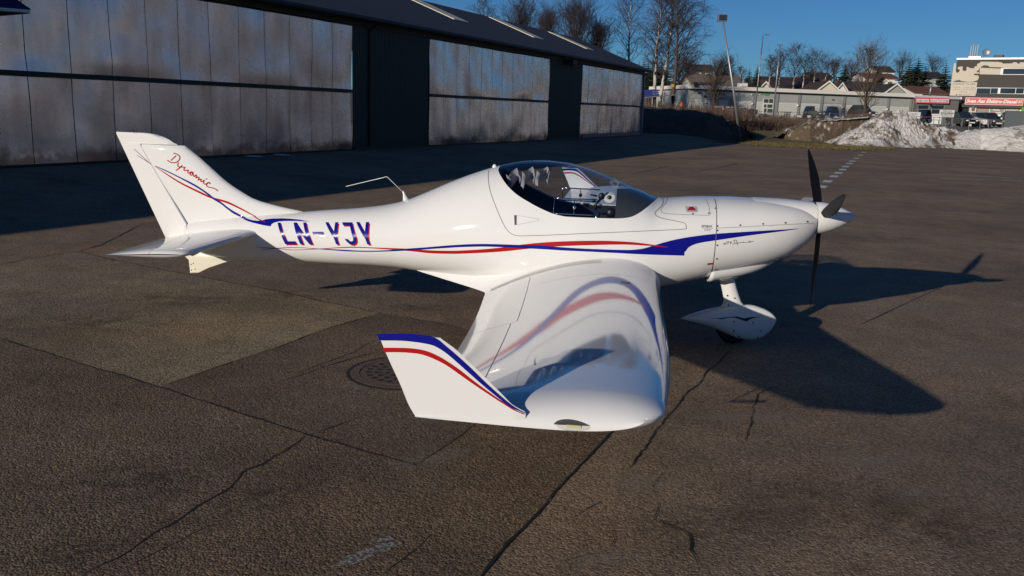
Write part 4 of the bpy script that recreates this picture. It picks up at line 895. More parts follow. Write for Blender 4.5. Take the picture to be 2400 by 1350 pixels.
for k in range(60):       # standing seams of the roofing
    pass
for t, b0, b1, ww in ((4.4, 2.9, 6.0, 1.7), (13.9, 2.55, 5.75, 1.7), (24.3, 2.4, 5.7, 1.7), (34.2, 2.4, 5.6, 1.7)):
    def rz(b): return 5.28 + .39375*(b+.5) + .03
    b1 = min(b1, 5.8)
    MB().add([H(t-ww/2, b0, rz(b0)), H(t+ww/2, b0, rz(b0)), H(t+ww/2, b1, rz(b1)), H(t-ww/2, b1, rz(b1)), H(t-ww/2, b0, rz(b0)-.06), H(t+ww/2, b0, rz(b0)-.06), H(t+ww/2, b1, rz(b1)-.06), H(t-ww/2, b1, rz(b1)-.06)],
             [(0,1,2,3),(0,4,5,1),(1,5,6,2),(2,6,7,3),(3,7,4,0)]).build('roof_light', M['sky_strip'], HG)
MB().tube([H(-81,-.62,5.16), H(40.8,-.62,5.16)], .055, 8).build('gutter', M['trim'], HG)
MB().tube([H(1.15,-.6,5.1), H(1.15,-.35,4.95), H(1.15,-.13,4.8), H(1.15,-.13,.1)], .04, 8).build('downpipe', M['trim'], HG)
MB().box(22.6*HK, 23.3*HK, -.62, -.10, 4.72*HK, 4.98*HK).tube([H(22.95,-.4,4.8), H(23.1,-.5,4.5)], .05).build('wall_lamp', M['trim'], HG)
MB().box(26.5*HK, 40.1*HK, -.135, -.075, .06, .26).build('door_kick_plate', solid('weathered kick plate', (.20,.20,.215), .6, var=.3), HG)
MB().box(40.22*HK, 40.46*HK, -.16, -.02, -.2, 4.9*HK).build('corner_post', solid('grey corner flashing', (.17,.175,.19), .5, metal=.4), HG)
# a scrap of old snow by the door
for t, w in ((-6.3, .5), (-4.9, .55)):
    V, F = [], []
    p = HB + HD*(t*HK) + HN*.42
    MB().ball((0,0,0), .20, 12, (1.3, .5, .13)).build('snow_scrap', solid('old snow', (.62,.62,.64), .9), None, smooth=True, loc=(p.x, p.y, apron_z(p.x,p.y)+.01), label=('small lump of old snow left along the hangar door, nearer the tail fin' if t < -5.5 else 'small lump of old snow left along the hangar door, nearer the green wall'), category='snow', group='snow scraps by the hangar door')

# blue awning jutting out at the upper left
aw = at(72, 27, 17.5); AW = thing('awning', 'dark blue awning with a white edge jutting from the near end of the hangar', 'awning', tuple(aw))
M['awn'] = solid('dark blue cloth', (.012,.022,.095), .8, var=.2)
MB().prism([(0,0,.02),(-.35,.0,.26),(-2.2,-.55,.95),(-3.0,-1.6,.95),(-2.6,-2.3,.0)], (0, 0, .03)).build('awning_cloth', M['awn'], AW)
MB().tube([(-.02,-.01,.0),(-2.62,-2.33,-.03)], .035, 8).build('front_bar', M['gelcoat_matt'], AW)
MB().prism([(-.02,.0,-.04),(-2.6,-2.3,-.08),(-2.7,-1.7,-.30),(-.6,-.1,-.12)], (0, 0, .03)).build('awning_frame', solid('brown timber', (.06,.04,.028), .8), AW)
MB().tube([(-2.3,-.6,.3),(-2.35,.6,.2),(-3.6,2.6,.2)], .04, 6).tube([(-.35,.0,.1),(-3.2,1.6,.3)], .035, 6).build('bracket', M['trim'], AW)

# ================================================================== BEYOND THE APRON
LOT = 1.50
# --- earth bank beyond the hangar's end
def bank_pts():
    crest = [at(1470,243,74), at(1500,246,74), at(1560,252,74), at(1610,257,73), at(1660,263,72), at(1700,278,71), at(1735,299,70), at(1768,322,69)]
    foot = [gnd(1440,324), gnd(1490,324), gnd(1560,327), gnd(1610,330), gnd(1660,333), gnd(1700,334), gnd(1735,331), gnd(1772,326)]
    return crest, foot
crest, foot = bank_pts(); V, F = [], []; nu, nv = 60, 22
def lerp_list(L_, t):
    k = min(len(L_)-2, int(t*(len(L_)-1))); f = t*(len(L_)-1)-k; return L_[k].lerp(L_[k+1], f)
for j in range(nv):
    v = j/(nv-1)
    for i in range(nu):
        u = i/(nu-1); c, f = lerp_list(crest, u), lerp_list(foot, u)
        if v <= .6:
            q = v/.6; p = f.lerp(c, q); p.z = -.05 + (f.z-.05) + (c.z - f.z)*sstep(0, 1, q)**.8 + .16*noise((p.x*.9, p.y*.9, 1))*q + .07*noise((p.x*3, p.y*3, 5))*q
        else:
            q = (v-.6)/.4; p = Vector((c.x + 1.5*q, c.y + 16*q, 0)); p.z = c.z*(1-q) + 1.3*q + .12*noise((p.x, p.y, 3))
        V.append(p)
for j in range(nv-1):
    for i in range(nu-1): F.append((j*nu+i, j*nu+i+1, (j+1)*nu+i+1, (j+1)*nu+i))
mesh('earth_bank', V, F, M['earth'], smooth=True, kind='structure')
# --- verge and yard terrain
front = [(1672,336),(1719,336),(1770,341),(1812,345),(1892,348),(1960,351),(2030,352),(2100,350),(2150,347),(2300,351),(2400,357)]
fg = [gnd(*p) for p in front] + [Vector((60, 66, 0)), Vector((130, 66, 0))]
def terr_z(x, y):
    z = .9*sstep(66, 84, y) + (LOT-.9)*sstep(86, 93, y)
    h = sstep(135, 300, y)*(4.5 + 6.5*sstep(20, 75, x)) + sstep(300, 900, y)*14
    return z + h
V, F = [], []; rows = []
ymax = [0,.6,2,4,7,11,15,19,24,27,29,34,44,60,75,90,110,130,150,175,210,260,330,450,600]
for q in ymax:
    r = []
    for i in range(70):
        t = i/69; p = lerp_list(fg, t); s = 1 + q*.012
        x = p.x*(1+q*.016); y = p.y + q
        z = .007 + terr_z(x, y) + (.10*noise((x*.5, y*.5, 2)) + .04*noise((x*2, y*2, 5)))*min(1, q/3)*(.25 if y > 92 and y < 135 else 1)
        r.append((x, y, z))
    rows.append(r)
n1 = 10
MB().loft(rows[:9], closed=False).build('grass_verge', M['grass'], smooth=True, kind='structure')
MB().loft(rows[8:16], closed=False).build('yard', M['lot'], smooth=True, kind='structure')
MB().loft(rows[15:], closed=False).build('hillside', M['hill'], smooth=True, kind='structure')
# hillside carried on to the left behind the hangar, and right, out of the picture
V, F = [], []; xs_ = np.linspace(-420, 520, 60); ys_ = [88,110,140,180,230,290,360,460,620]
for y in ys_:
    for x in xs_: V.append((x, y, -.6 + .85*terr_z(x, y) + (3*sstep(140, 300, y) if x > 130 else 0) + 1.2*noise((x*.02, y*.02, 4))))
for j in range(len(ys_)-1):
    for i in range(59): F.append((j*60+i, j*60+i+1, (j+1)*60+i+1, (j+1)*60+i))
mesh('hills', V, F, M['hill'], smooth=True, kind='structure')

# --- snow heaps
def pile_mat(name, dirt, amt):
    mt, N, L, P = new_mat(name); P.inputs['Roughness'].default_value = .85
    tc = N.new('ShaderNodeTexCoord')
    def nz(s, d=6, r=.65):
        n = N.new('ShaderNodeTexNoise'); n.inputs['Scale'].default_value = s; n.inputs['Detail'].default_value = d; n.inputs['Roughness'].default_value = r; L.new(tc.outputs['Object'], n.inputs['Vector']); return n
    a = N.new('ShaderNodeMath'); a.operation = 'MULTIPLY_ADD'; a.inputs[1].default_value = .55; L.new(nz(3.2).outputs[0], a.inputs[0]); L.new(nz(.7, 3).outputs[0], a.inputs[2])
    r = N.new('ShaderNodeValToRGB'); e = r.color_ramp.elements; e[0].position = amt-.07; e[0].color = (*dirt, 1); e[1].position = amt+.10; e[1].color = (.62,.60,.57,1)
    m_ = e.new(amt+.01); m_.color = (.30,.26,.22,1)
    L.new(a.outputs[0], r.inputs[0]); L.new(r.outputs[0], P.inputs['Base Color'])
    bp = N.new('ShaderNodeBump'); bp.inputs['Strength'].default_value = .9; bp.inputs['Distance'].default_value = .12; L.new(nz(5).outputs[0], bp.inputs['Height']); L.new(bp.outputs[0], P.inputs['Normal'])
    return mt
M['snow'] = pile_mat('dirty old snow', (.12,.095,.075), .715)
M['snow_clean'] = pile_mat('grey snow bank', (.26,.22,.19), .60)
M['dirtpile'] = pile_mat('earth heap with snow', (.10,.072,.045), .91)
def heap(name, crest_px, foot_px, Yc, mat, label, cat, rough, back=7.0, seed=0, nu=110, nv=46):
    cr = [at(px, py, Y) for (px, py), Y in zip(crest_px, Yc)]; ft = [gnd(*p) for p in foot_px]; V, F = [], []
    o = ft[len(ft)//2].copy(); o.z = 0
    for j in range(nv):
        v = j/(nv-1)
        for i in range(nu):
            u = i/(nu-1); c, f = lerp_list(cr, u), lerp_list(ft, u)
            if v < .66:
                q = v/.66; p = f.lerp(c, q); g = sstep(0, 1, q)*.75 + q*.25; base = -.06 + (c.z+.06)*g**.85
            else:
                q = (v-.66)/.34; p = Vector((c.x + .5*q, c.y + back*q, 0)); base = c.z*(1-sstep(0, 1, q)) - .1*q + terr_z(c.x, c.y+back)*q*.6
            k = min(1, 4*v)
            P3 = (p.x*.9+seed, p.y*.9, 2); d = rough*(.55*noise((p.x*.7+seed, p.y*.7, 1)) + .42*abs(noise((p.x*1.9+seed, p.y*1.9, 7))) + .26*noise((p.x*4.2, p.y*4.2, seed)) + .16*noise((p.x*9, p.y*9, seed)))
            V.append((p.x - o.x + .18*noise((p.x*2.5, p.y*2.5, 11+seed)), p.y - o.y, base + d*k*(.35+.65*min(1, base)) - rough*.12))
    for j in range(nv-1):
        for i in range(nu-1): F.append((j*nu+i, j*nu+i+1, (j+1)*nu+i+1, (j+1)*nu+i))
    return mesh(name, V, F, M[mat], smooth=False, loc=o, label=label, category=cat)
heap('earth_heap', [(1820,322),(1850,302),(1900,283),(1950,277),(2000,272),(2040,268),(2080,285),(2110,320)], [(1812,327),(1850,331),(1900,334),(1950,335),(2000,336),(2040,337),(2080,338),(2120,339)],
     [70,70,70,70,70,70,69,68], 'dirtpile', 'brown heap of earth and rubble with scraps of snow left of the snow heap', 'earth heap', .55, seed=3)
heap('snow_heap', [(1960,336),(1990,318),(2030,290),(2070,266),(2110,263),(2145,272),(2165,290),(2200,302),(2250,306),(2300,312),(2330,322)], [(1958,341),(1985,343),(2030,345),(2070,346),(2110,346),(2150,347),(2180,348),(2210,348),(2250,349),(2300,350),(2335,352)],
     [65,65,66,66.5,67,67,67,67.5,68,68.5,68], 'snow', 'tall heap of lumpy dirty snow at the far edge of the asphalt', 'snow heap', .62, seed=8, nu=170, nv=60)
heap('snow_bank', [(2240,326),(2262,312),(2300,304),(2345,299),(2400,294),(2450,290)], [(2235,349),(2262,350),(2300,351),(2345,354),(2400,357),(2450,359)],
     [66,66,66,65.5,65,64.5], 'snow_clean', 'smooth pale grey snow bank in front of the red sign at the right edge', 'snow bank', .16, seed=14)
up_ = [(1880,289),(1915,279),(1960,274),(2000,271.5),(2035,267)]; lo_ = [(1880,293),(1915,285),(1960,282),(2000,279),(2035,276)]
def px_lerp(L_, t):
    k = min(len(L_)-2, int(t*(len(L_)-1))); f = t*(len(L_)-1)-k; return tuple(a+(b-a)*f for a, b in zip(L_[k], L_[k+1]))
rg = []
for i in range(50):
    t = i/49; a, b = px_lerp(lo_, t), px_lerp(up_, t); r = []
    for q in np.linspace(0, 1, 8):
        p = at(a[0]+(b[0]-a[0])*q, a[1]+(b[1]-a[1])*q + 2.2*noise((i*.35, q*3, 2)), 69.6 + 1.2*q); r.append((p.x, p.y, p.z))
    e = at(b[0], b[1]+4, 72.5); r.append((e.x, e.y, e.z)); rg.append(r)
MB().loft(rg, closed=False).build('snow_strip', M['snow_clean'], None, smooth=True, label='thin white cap of snow lying along the top of the brown earth heap', category='snow')

# --- facade frame: x along the front, y into the building, z up
class Front:
    def __init__(s, name, label, cat, pxl, Yl, pxr, Yr, ybase, group=None):
        a = at(pxl, ybase[0], Yl); b = at(pxr, ybase[1], Yr); s.o = Vector((a.x, a.y, 0)); d = Vector((b.x-a.x, b.y-a.y, 0)); s.len = d.length; s.d = d.normalized(); s.n = Vector((-s.d.y, s.d.x, 0))
        s.root = thing(name, label, cat, tuple(s.o), math.atan2(s.d.y, s.d.x), group)
    def sz(s, px, py, off=0.0):
        d = ray(px, py); o = s.o + s.n*off; t = ((o - CAMO).dot(s.n))/d.dot(s.n); p = CAMO + d*t; return (p - s.o).dot(s.d), p.z
    def rect(s, name, x0, y0, x1, y1, mat, off=-.04, th=.05, parent=None, pad=0.0, **k):
        """a slab seen between two corners of the photograph, `off` metres in front (-) of or behind (+) the wall plane"""
        a, zt = s.sz(x0, y0, off); b, zb = s.sz(x1, y1, off)
        return MB().box(a-pad, b+pad, off, off+th, min(zb, zt)-pad, max(zb, zt)+pad).build(name, M[mat] if isinstance(mat, str) else mat, parent or s.root, **k)
    def text(s, name, txt, x0, y0, x1, y1, mat, off=-.06, th=.02, fit=True, **k):
        """lettering fitted between the left end (x0) and right end (x1) of its line"""
        a, zt = s.sz(x0, y0, off); b, zb = s.sz(x1, y1, off)
        V, F = text_mesh(txt, 1.0, **k)
        if not V: return
        w = max(v[0] for v in V)-min(v[0] for v in V); h = max(v[1] for v in V)-min(v[1] for v in V); x_, y_ = min(v[0] for v in V), min(v[1] for v in V)
        sx, sy = (b-a)/w, (zt-zb)/h
        return mesh(name, [(a+(v[0]-x_)*sx, off, zb+(v[1]-y_)*sy) for v in V], F, M[mat], s.root)
M['wallgrey'] = solid('grey cladding', (.42,.43,.41), .7, var=.12, vscale=.6)
M['bandgrey'] = solid('grey upper cladding', (.36,.38,.36), .7, var=.10, vscale=.8)
M['pier'] = solid('darker grey pier', (.25,.26,.25), .7)
M['doorpale'] = solid('pale roller door', (.60,.60,.55), .6, var=.08, vscale=.7)
M['fasciaw'] = solid('off-white fascia', (.76,.73,.66), .6)
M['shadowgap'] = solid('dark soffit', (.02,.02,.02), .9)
M['green'] = solid('green sign letters', (.02,.36,.06), .5)
M['white'] = solid('white paint', (.72,.72,.70), .5)
M['glassdark'] = solid('dark window glass', (.02,.03,.04), .08, spec=.8)
M['greenglass'] = solid('greenish door glass', (.07,.09,.06), .15, spec=.7)
M['darkgrey'] = solid('dark grey render', (.11,.11,.105), .8, var=.15)
M['signred'] = solid('red sign board', (.55,.02,.025), .45)
M['signpink'] = solid('faded red sign board', (.55,.07,.08), .5)
M['darkbrown'] = solid('dark brown cladding', (.060,.052,.045), .8, var=.15, vscale=.8)
M['creamwall'] = solid('cream painted wall', (.56,.50,.40), .8, var=.08)
M['lampw'] = solid('white lamp globe', (.8,.8,.78), .4)
M['galv'] = solid('galvanised steel', (.36,.37,.38), .45, metal=.7)
M['poster'] = solid('grey poster', (.16,.165,.14), .5)
M['concrete'] = solid('grey concrete', (.25,.24,.22), .9, var=.2)

# --- long grey store building
ST = Front('store_building', 'long low grey building with pale roller doors, white fascia and green signs', 'building', 1614, 115, 2146, 122, (276, 292))
SL = ST.len; zt0 = 5.15
MB().box(0, SL, .0, 14, LOT-.4, 5.15).build('wall', M['wallgrey'], ST.root)
MB().box(-.5, SL+.1, -.5, 14.2, 5.15, 5.62).build('fascia', M['fasciaw'], ST.root)
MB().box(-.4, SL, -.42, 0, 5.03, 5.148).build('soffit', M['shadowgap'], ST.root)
MB().box(0, SL, -.05, 0, 3.9, 5.02).build('upper_band', M['bandgrey'], ST.root)
for x0, x1 in ((1629,1655),(1661,1676),(1683,1706),(1720,1760),(1771,1789),(1823.5,1868.5),(1875.5,1921),(1929,1973),(1982,2028),(2035,2077),(2085,2130)):
    a, _ = ST.sz(x0, 250); b, _ = ST.sz(x1, 250)
    dr = MB(); nseg = 8
    for k in range(nseg): dr.box(a, b, -.055 - .01*(k % 2), -.01, LOT + (3.82-LOT)*k/nseg, LOT + (3.82-LOT)*(k+1)/nseg - .012)
    dr.build('roller_door', M['doorpale'], ST.root)
for x in (1820,1872,1925,1977.5,2031,2081,1766.5,1714.5,1680,2134):
    a, _ = ST.sz(x, 250); MB().box(a-.28, a+.12, -.10, -.0, LOT-.3, 5.02).build('pier', M['pier'], ST.root); MB().box(a+.13, a+.19, -.11, -.0, LOT-.3, 5.02).build('downpipe', M['darkgrey'], ST.root)
for x, y in ((1763,243),(1870,247),(1975.5,252),(2028,256),(2079,256),(1654,240),(1762,221)):
    a, z = ST.sz(x, y, -.2); MB().ball((a, -.22, z), .13 if y > 225 else .09, 10).build('wall_lamp', M['lampw'], ST.root, smooth=True)
dfr = ST.rect('entrance', 1789.5, 231, 1813, 266, 'white', -.09, .06)
for q in ((1791,232,1800.5,241),(1803,232,1811.5,241.5),(1791,244.5,1796,252),(1791,254,1796,264),(1799,244.5,1810,253),(1799,255,1810,264.5)):
    ST.rect('pane', *q, 'greenglass', -.115, .03, parent=dfr)
ST.text('sign_letters', 'KIWI', 1665, 212.5, 1686, 220.8, 'green', -.12, bold=.03); ST.rect('sign_bar', 1687, 214, 1698, 216, 'darkgrey', -.1); ST.rect('sign_bar', 1687, 218.5, 1696, 221, 'darkgrey', -.1)
ST.text('sign_letters', '7-23', 1784, 216.5, 1803, 224, 'green', -.12, bold=.04)
ST.rect('notice', 1948, 252, 1955, 259, 'white', -.12); ST.rect('window', 1651, 224, 1656, 229, 'glassdark', -.1)
ST.rect('canopy', 1707, 248.5, 1743, 250.5, 'darkgrey', -1.0, 1.0)
ST.rect('rooftop_unit', 1740, 194.5, 1752, 203, 'fasciaw', 1.0, 1.5); ST.rect('sign_post_board', 1627, 192, 1636, 204, 'darkbrown', -.8, .1); ST.rect('sign_post_board', 1626.5, 209, 1635, 215, 'darkbrown', -.8, .1)
ST.rect('vent_box', 1951, 232, 1955, 235, 'darkgrey', -.2, .2); ST.rect('skirting', 1960, 275, 2146, 281, 'greenglass', -.08, .05)

# --- repair shop with the faded red sign
RS = Front('repair_shop', 'dark grey repair shop under a faded red sign beside the grey store', 'building', 2143, 120, 2240, 119, (292, 296))
MB().box(0, RS.len, 0, 10, LOT-.4, 5.0).build('wall', M['darkgrey'], RS.root); MB().box(-.1, RS.len, -.45, 10, 5.0, 5.35).build('fascia', solid('grey blue fascia', (.38,.40,.43), .6), RS.root)
sg_ = RS.rect('sign_board', 2146.5, 228, 2224, 243.5, 'signpink', -.50, .1)
for x0, x1, tx in ((2149,2176,'BILMEKANIKK'), (2182,2209,'BILELEKTRISK'), (2212,2223,'BREMS')):
    RS.rect('name_panel', x0-.6, 231.8 + (x0-2149)*.008, x1+.6, 239.6 + (x0-2149)*.008, 'white', -.53, .02); RS.text('sign_letters', tx, x0, 232.8 + (x0-2149)*.008, x1, 238.8 + (x0-2149)*.008, 'darkgrey', -.545, bold=.01)
for x0, x1 in ((2152,2176),(2184,2212)):
    wf = RS.rect('window', x0, 246, x1, 266, 'galv', -.05, .05)
    for i in range(3):
        for j in range(2):
            w = (x1-x0)/3; RS.rect('pane', x0+w*i+.6, 246.8+j*9.8, x0+w*(i+1)-.6, 255.4+j*9.8, 'glassdark', -.075, .02, parent=wf)
RS.rect('door', 2181, 267, 2205, 291, 'white', -.06, .05); RS.rect('door_stripe', 2183, 270, 2203, 271.5, 'signred', -.075, .02)
MB().tube([(RS.sz(2177.5,226)[0],-.3,5.3), (RS.sz(2177.5,226)[0],-.3,6.8)], .12, 10).ball((RS.sz(2177.5,226)[0],-.3,6.8), .18, 8).build('flue', M['galv'], RS.root, smooth=True)
MB().tube([(RS.sz(2180,247)[0],-.5,RS.sz(2180,247)[1]), (RS.sz(2180,247)[0],-.1,RS.sz(2180,247)[1])], .12, 8).build('wall_lamp', M['black'], RS.root)

# --- three-storey brown building with the red sign
BB = Front('diesel_workshop', 'three storey dark brown building with cream paint patches and a red workshop sign', 'building', 2222.5, 121, 2520, 112, (297, 299))
BL = BB.len; ztop = BB.sz(2237, 140)[1]; zg_ = BB.sz(2300, 252)[1]
MB().box(0, BL, 0, 11, zg_, ztop).build('upper_floors', M['darkbrown'], BB.root)
MB().box(.25, BL, .75, 11, LOT-.5, zg_-.003).build('ground_floor', M['darkgrey'], BB.root)
MB().box(-.08, BL, -.08, 11.1, ztop, ztop+.22).build('parapet', M['galv'], BB.root)
def paint_patch(px, name='cream_patch'):
    P = [BB.sz(*p, -.012) for p in px]; bm = bmesh.new(); bm.faces.new([bm.verts.new((a, -.012, z)) for a, z in P]); bm.normal_update(); bmesh.ops.triangulate(bm, faces=bm.faces[:])
    me = bpy.data.meshes.new(name); bm.to_mesh(me); bm.free(); me.materials.append(M['creamwall']); put(bpy.data.objects.new(name, me), name, BB.root)
t5 = lambda pts: [(2140+x/5, 90+y/5) for x, y in pts]
paint_patch(t5([(480,290),(500,290),(503,330),(500,380),(515,408),(545,385),(548,370),(520,355),(528,335),(560,328),(582,330),(580,375),(615,385),(628,365),(625,335),(650,335),(660,348),(715,350),(725,328),(748,325),(752,300),(785,285),(790,272),(1000,275),(1045,285),(1055,295),(1165,293),(1172,280),(1215,280),(1225,295),(1245,298),(1255,280),(1400,284),(1400,340),(1070,348),(1035,340),(895,335),(880,318),(830,315),(800,330),(790,345),(775,350),(770,372),(750,380),(745,395),(772,395),(775,412),(712,415),(715,430),(765,435),(772,460),(755,490),(700,508),(640,508),(572,500),(540,488),(470,500),(445,520)]))
paint_patch(t5([(780,343),(1035,355),(1030,425),(780,420)]))
def bwin(x0, y0, x1, y1, muls):
    f = BB.rect('window', x0, y0, x1, y1, 'white', -.06, .07); w = x1-x0
    for a, b in muls: BB.rect('pane', x0+w*a, y0+1.6, x0+w*b, y1-1.6, 'glassdark', -.075, .02, parent=f)
bwin(2346, 159.6, 2440, 175.5, ((.065,.40),(.42,.72),(.74,.98)))
bwin(2287, 205, 2420, 221, ((.02,.25),(.27,.38),(.44,.69),(.715,.84),(.88,.98)))
sb_ = BB.rect('sign_board', 2263.5, 228.5, 2397, 247.5, 'white', -.10, .10)
BB.rect('sign_face', 2264.5, 229.5, 2396, 246.5, 'signred', -.115, .02)
BB.text('sign_letters', 'Sven Aas Elektro-Diesel', 2266, 232.0, 2384, 242.8, 'white', -.135, italic=.25, bold=.03); BB.text('sign_letters', 'A/S', 2386, 235, 2394.5, 241.6, 'white', -.135, italic=.3, bold=.02)
BB.rect('letting_board', 2230, 192, 2286, 225, 'creamwall', -.06, .05); BB.text('sign_letters', 'LOKALER TIL LEIE', 2234, 193.5, 2285, 199, 'ink', -.075)
for tx, x0, x1, y in (('Kontorer',2235,2251,203.0),('Lager',2261,2272,203.6),('Areal',2275,2284,204.2),('Parkering / Loft gjenboden',2234,2283,208.2),('Parkering',2250,2266,214.0)):
    BB.text('sign_letters', tx, x0, y, x1, y+2.9, 'ink', -.075)
BB.text('sign_letters', '900 12 213', 2247, 220, 2272, 223.6, 'ink', -.075); BB.rect('phone_mark', 2240.5, 220.5, 2243, 223.6, 'ink', -.075, .01)
BB.rect('emblem_board', 2235.5, 227.3, 2252.5, 242, 'white', -.08, .06); a, z = BB.sz(2244, 233.4, -.095); MB().lathe([(0,.38),(.01,.36),(.01,0)], (a, -.085, z), (0,-1,0), 20).build('emblem', solid('ochre emblem', (.40,.24,.06), .5), BB.root); BB.rect('emblem_bar', 2239, 233.5, 2249.5, 235.6, 'ink', -.105, .01); BB.rect('emblem_bar', 2237, 238.2, 2251.5, 239.6, 'ink', -.095, .01); BB.rect('emblem_bar', 2237, 240, 2251.5, 241.2, 'signred', -.095, .01)
sf = BB.rect('shop_front', 2283, 247.6, 2394, 298, 'white', .64, .1)
for i, (x0, x1) in enumerate(((2285.5,2317),(2321,2351.5),(2355,2388))):
    BB.rect('pane', x0, 250.5+i*.9, x1, 267.3+i*.9, 'poster', .60, .03, parent=sf)
    BB.rect('pane', x0, 271+i*.9, x1, 296, 'glassdark', .60, .03, parent=sf)
BB.text('sign_letters', 'GABRIEL', 2286.5, 252.5, 2316, 258.5, 'signred', .585, bold=.02); BB.text('sign_letters', 'Hella', 2328, 255, 2343, 260, 'white', .585, bold=.01); BB.text('sign_letters', 'Autoteam', 2358, 254, 2386, 259.5, 'white', .585); BB.rect('poster_bar', 2357, 262, 2386, 264.4, solid('ochre print', (.42,.36,.10), .5), .585, .01)
BB.rect('poster_bar', 2322, 262.4, 2330, 266, 'signred', .585, .01); BB.rect('poster_bar', 2332, 263.5, 2346, 265.4, 'white', .585, .01)
ef = BB.rect('entrance', 2226, 266, 2272, 298, 'white', .64, .1)
for x0, x1 in ((2229,2235),(2238,2248),(2252,2257.5),(2260,2269)): BB.rect('pane', x0, 269, x1, 296, 'glassdark', .60, .03, parent=ef)
BB.rect('entrance_window', 2230, 250, 2271, 265, 'glassdark', .62, .1)
BB.rect('pier', 2272.5, 247.8, 2282.5, 298, 'creamwall', .2, .5); BB.rect('wall_box', 2278, 249, 2283, 259, 'darkgrey', -.1, .3)
r_ = BB.sz(2268, 140)[0]; ms = MB()
for k in range(4): MB().box(r_+k*.27, r_+k*.27+.13, 1.0, 1.2, ztop+.3, ztop+1.9+.15*(k % 2)).build('antenna_panel', M['bandgrey'], BB.root)
MB().box(r_-.1, r_+1.4, .9, 1.35, ztop+.2, ztop+.5).tube([(r_+1.5,1.1,ztop+.2),(r_+1.9,1.1,ztop+.9)], .05).build('antenna_base', M['galv'], BB.root)
MB().lathe([(0,.02),(.1,.35),(.18,.5)], (r_+2.0,.9,ztop+.95), (.2,-1,.1), 16).build('dish', M['galv'], BB.root)
r2 = BB.sz(2334,140)[0]; MB().box(r2-.8, r2+.3, 3, 4, ztop+.2, ztop+.8).box(r2+.3, r2+1.2, 3, 4, ztop+.2, ztop+.5).build('rooftop_unit', M['darkgrey'], BB.root)

# --- houses on the slope
def house(label, cx, eave_y, ridge_y, wl, wr, Y, wallm, roofm, gable=True, rz=0.0, depth=9.0, window=True, zb=None, group='houses on the slope'):
    """gable-fronted (gable=True) or eaves-fronted house seen between wl and wr"""
    a, b = at(wl, eave_y, Y), at(wr, eave_y, Y); r = at(cx, ridge_y, Y + (0 if gable else depth/2)); w = b.x-a.x; zb = terr_z(a.x, Y) - 1.0 if zb is None else zb; ze = (a.z+b.z)/2
    T = thing('house', label, 'house', ((a.x+b.x)/2, Y, zb), rz, group); he, hr = ze-zb, r.z-zb
    if gable:
        MB().prism([(-w/2,0,0),(w/2,0,0),(w/2,0,he),(0,0,hr-.12),(-w/2,0,he)], (0, depth, 0)).build('wall', M[wallm], T)
        for s in (-1, 1):
            q = w/2+.35; dz = (hr-he)/(w/2)*.35
            MB().prism([(0,-.3,hr),(s*q,-.3,he-dz),(s*q,-.3,he-dz-.22),(0,-.3,hr-.22)], (0, depth+.6, 0)).build('roof', M[roofm], T)
            MB().prism([(0,-.36,hr+.03),(s*q,-.36,he-dz+.03),(s*q,-.36,he-dz-.24),(0,-.36,hr-.24)], (0, .05, 0)).build('barge_board', M['fasciaw'], T)
        if window:
            wf = MB().box(-.5,.5,-.06,0,he*.45+hr*.25-.5,he*.45+hr*.25+.4).build('window', M['white'], T); MB().box(-.38,.38,-.08,-.05,he*.45+hr*.25-.38,he*.45+hr*.25+.28).build('pane', M['glassdark'], wf)
    else:
        MB().box(-w/2, w/2, 0, depth, 0, he).build('wall', M[wallm], T)
        for y0, y1 in ((-.4, depth/2), (depth+.4, depth/2)):
            MB().prism([(-w/2-.4,y0,he-.15),(w/2+.4,y0,he-.15),(w/2+.4,y1,hr),(-w/2-.4,y1,hr)], (0, 0, .18)).build('roof', M[roofm], T)
        for s in (-1, 1): MB().prism([(s*w/2,0,he),(s*w/2,depth,he),(s*w/2,depth/2,hr-.1)], (-.1*s, 0, 0)).build('gable', M[wallm], T)
        if window:
            for k in range(max(2, int(w/4))):
                x = -w/2 + w*(k+.5)/max(2, int(w/4)); wf = MB().box(x-.7,x+.7,-.06,0,he-1.9,he-.7).build('window', M['white'], T); MB().box(x-.55,x+.55,-.09,-.05,he-1.75,he-.85).build('pane', M['glassdark'], wf)
    MB().box(w*.15, w*.15+.5, depth*.45, depth*.45+.5, hr-.9, hr+.35).build('chimney', M['roofred'], T)
    return T
M['roofbrown'] = solid('brown tiles', (.19,.145,.105), .85, var=.25, vscale=1)
M['roofdark'] = solid('dark maroon tiles', (.050,.033,.031), .8, var=.25, vscale=1)
M['roofblack'] = solid('black tiles', (.028,.027,.032), .8, var=.25, vscale=1)
M['roofred'] = solid('red clay tiles', (.15,.068,.046), .85, var=.25, vscale=1)
M['wallyellow'] = solid('pale yellow boards', (.62,.58,.44), .7); M['wallwhite'] = solid('white boards', (.74,.72,.66), .7); M['wallgr'] = solid('grey green boards', (.33,.34,.29), .7)
house('house with a large brown tiled roof behind the grey store', 1683, 203, 178, 1626, 1741, 136, 'wallgrey', 'roofbrown', False, depth=12, window=False)
house('small pale gable between the spruces and the street lamps', 1793, 204, 190, 1781, 1806, 140, 'wallyellow', 'roofdark', True)
house('long dark maroon roof running behind the bare birches', 1870, 207, 184, 1800, 1936, 150, 'wallyellow', 'roofdark', False, depth=12, window=False)
house('yellow gabled house with one dark attic window behind the store', 1940, 211, 189, 1914, 1967, 138, 'wallyellow', 'roofdark', True)
house('narrow white gable right beside the yellow gabled house', 1970, 213, 193, 1956, 1987, 143, 'wallwhite', 'roofdark', True)
house('long dark roof behind the bare tree and left of the grey gable', 2030, 213, 194, 1988, 2092, 146, 'wallwhite', 'roofdark', False, depth=12, window=False)
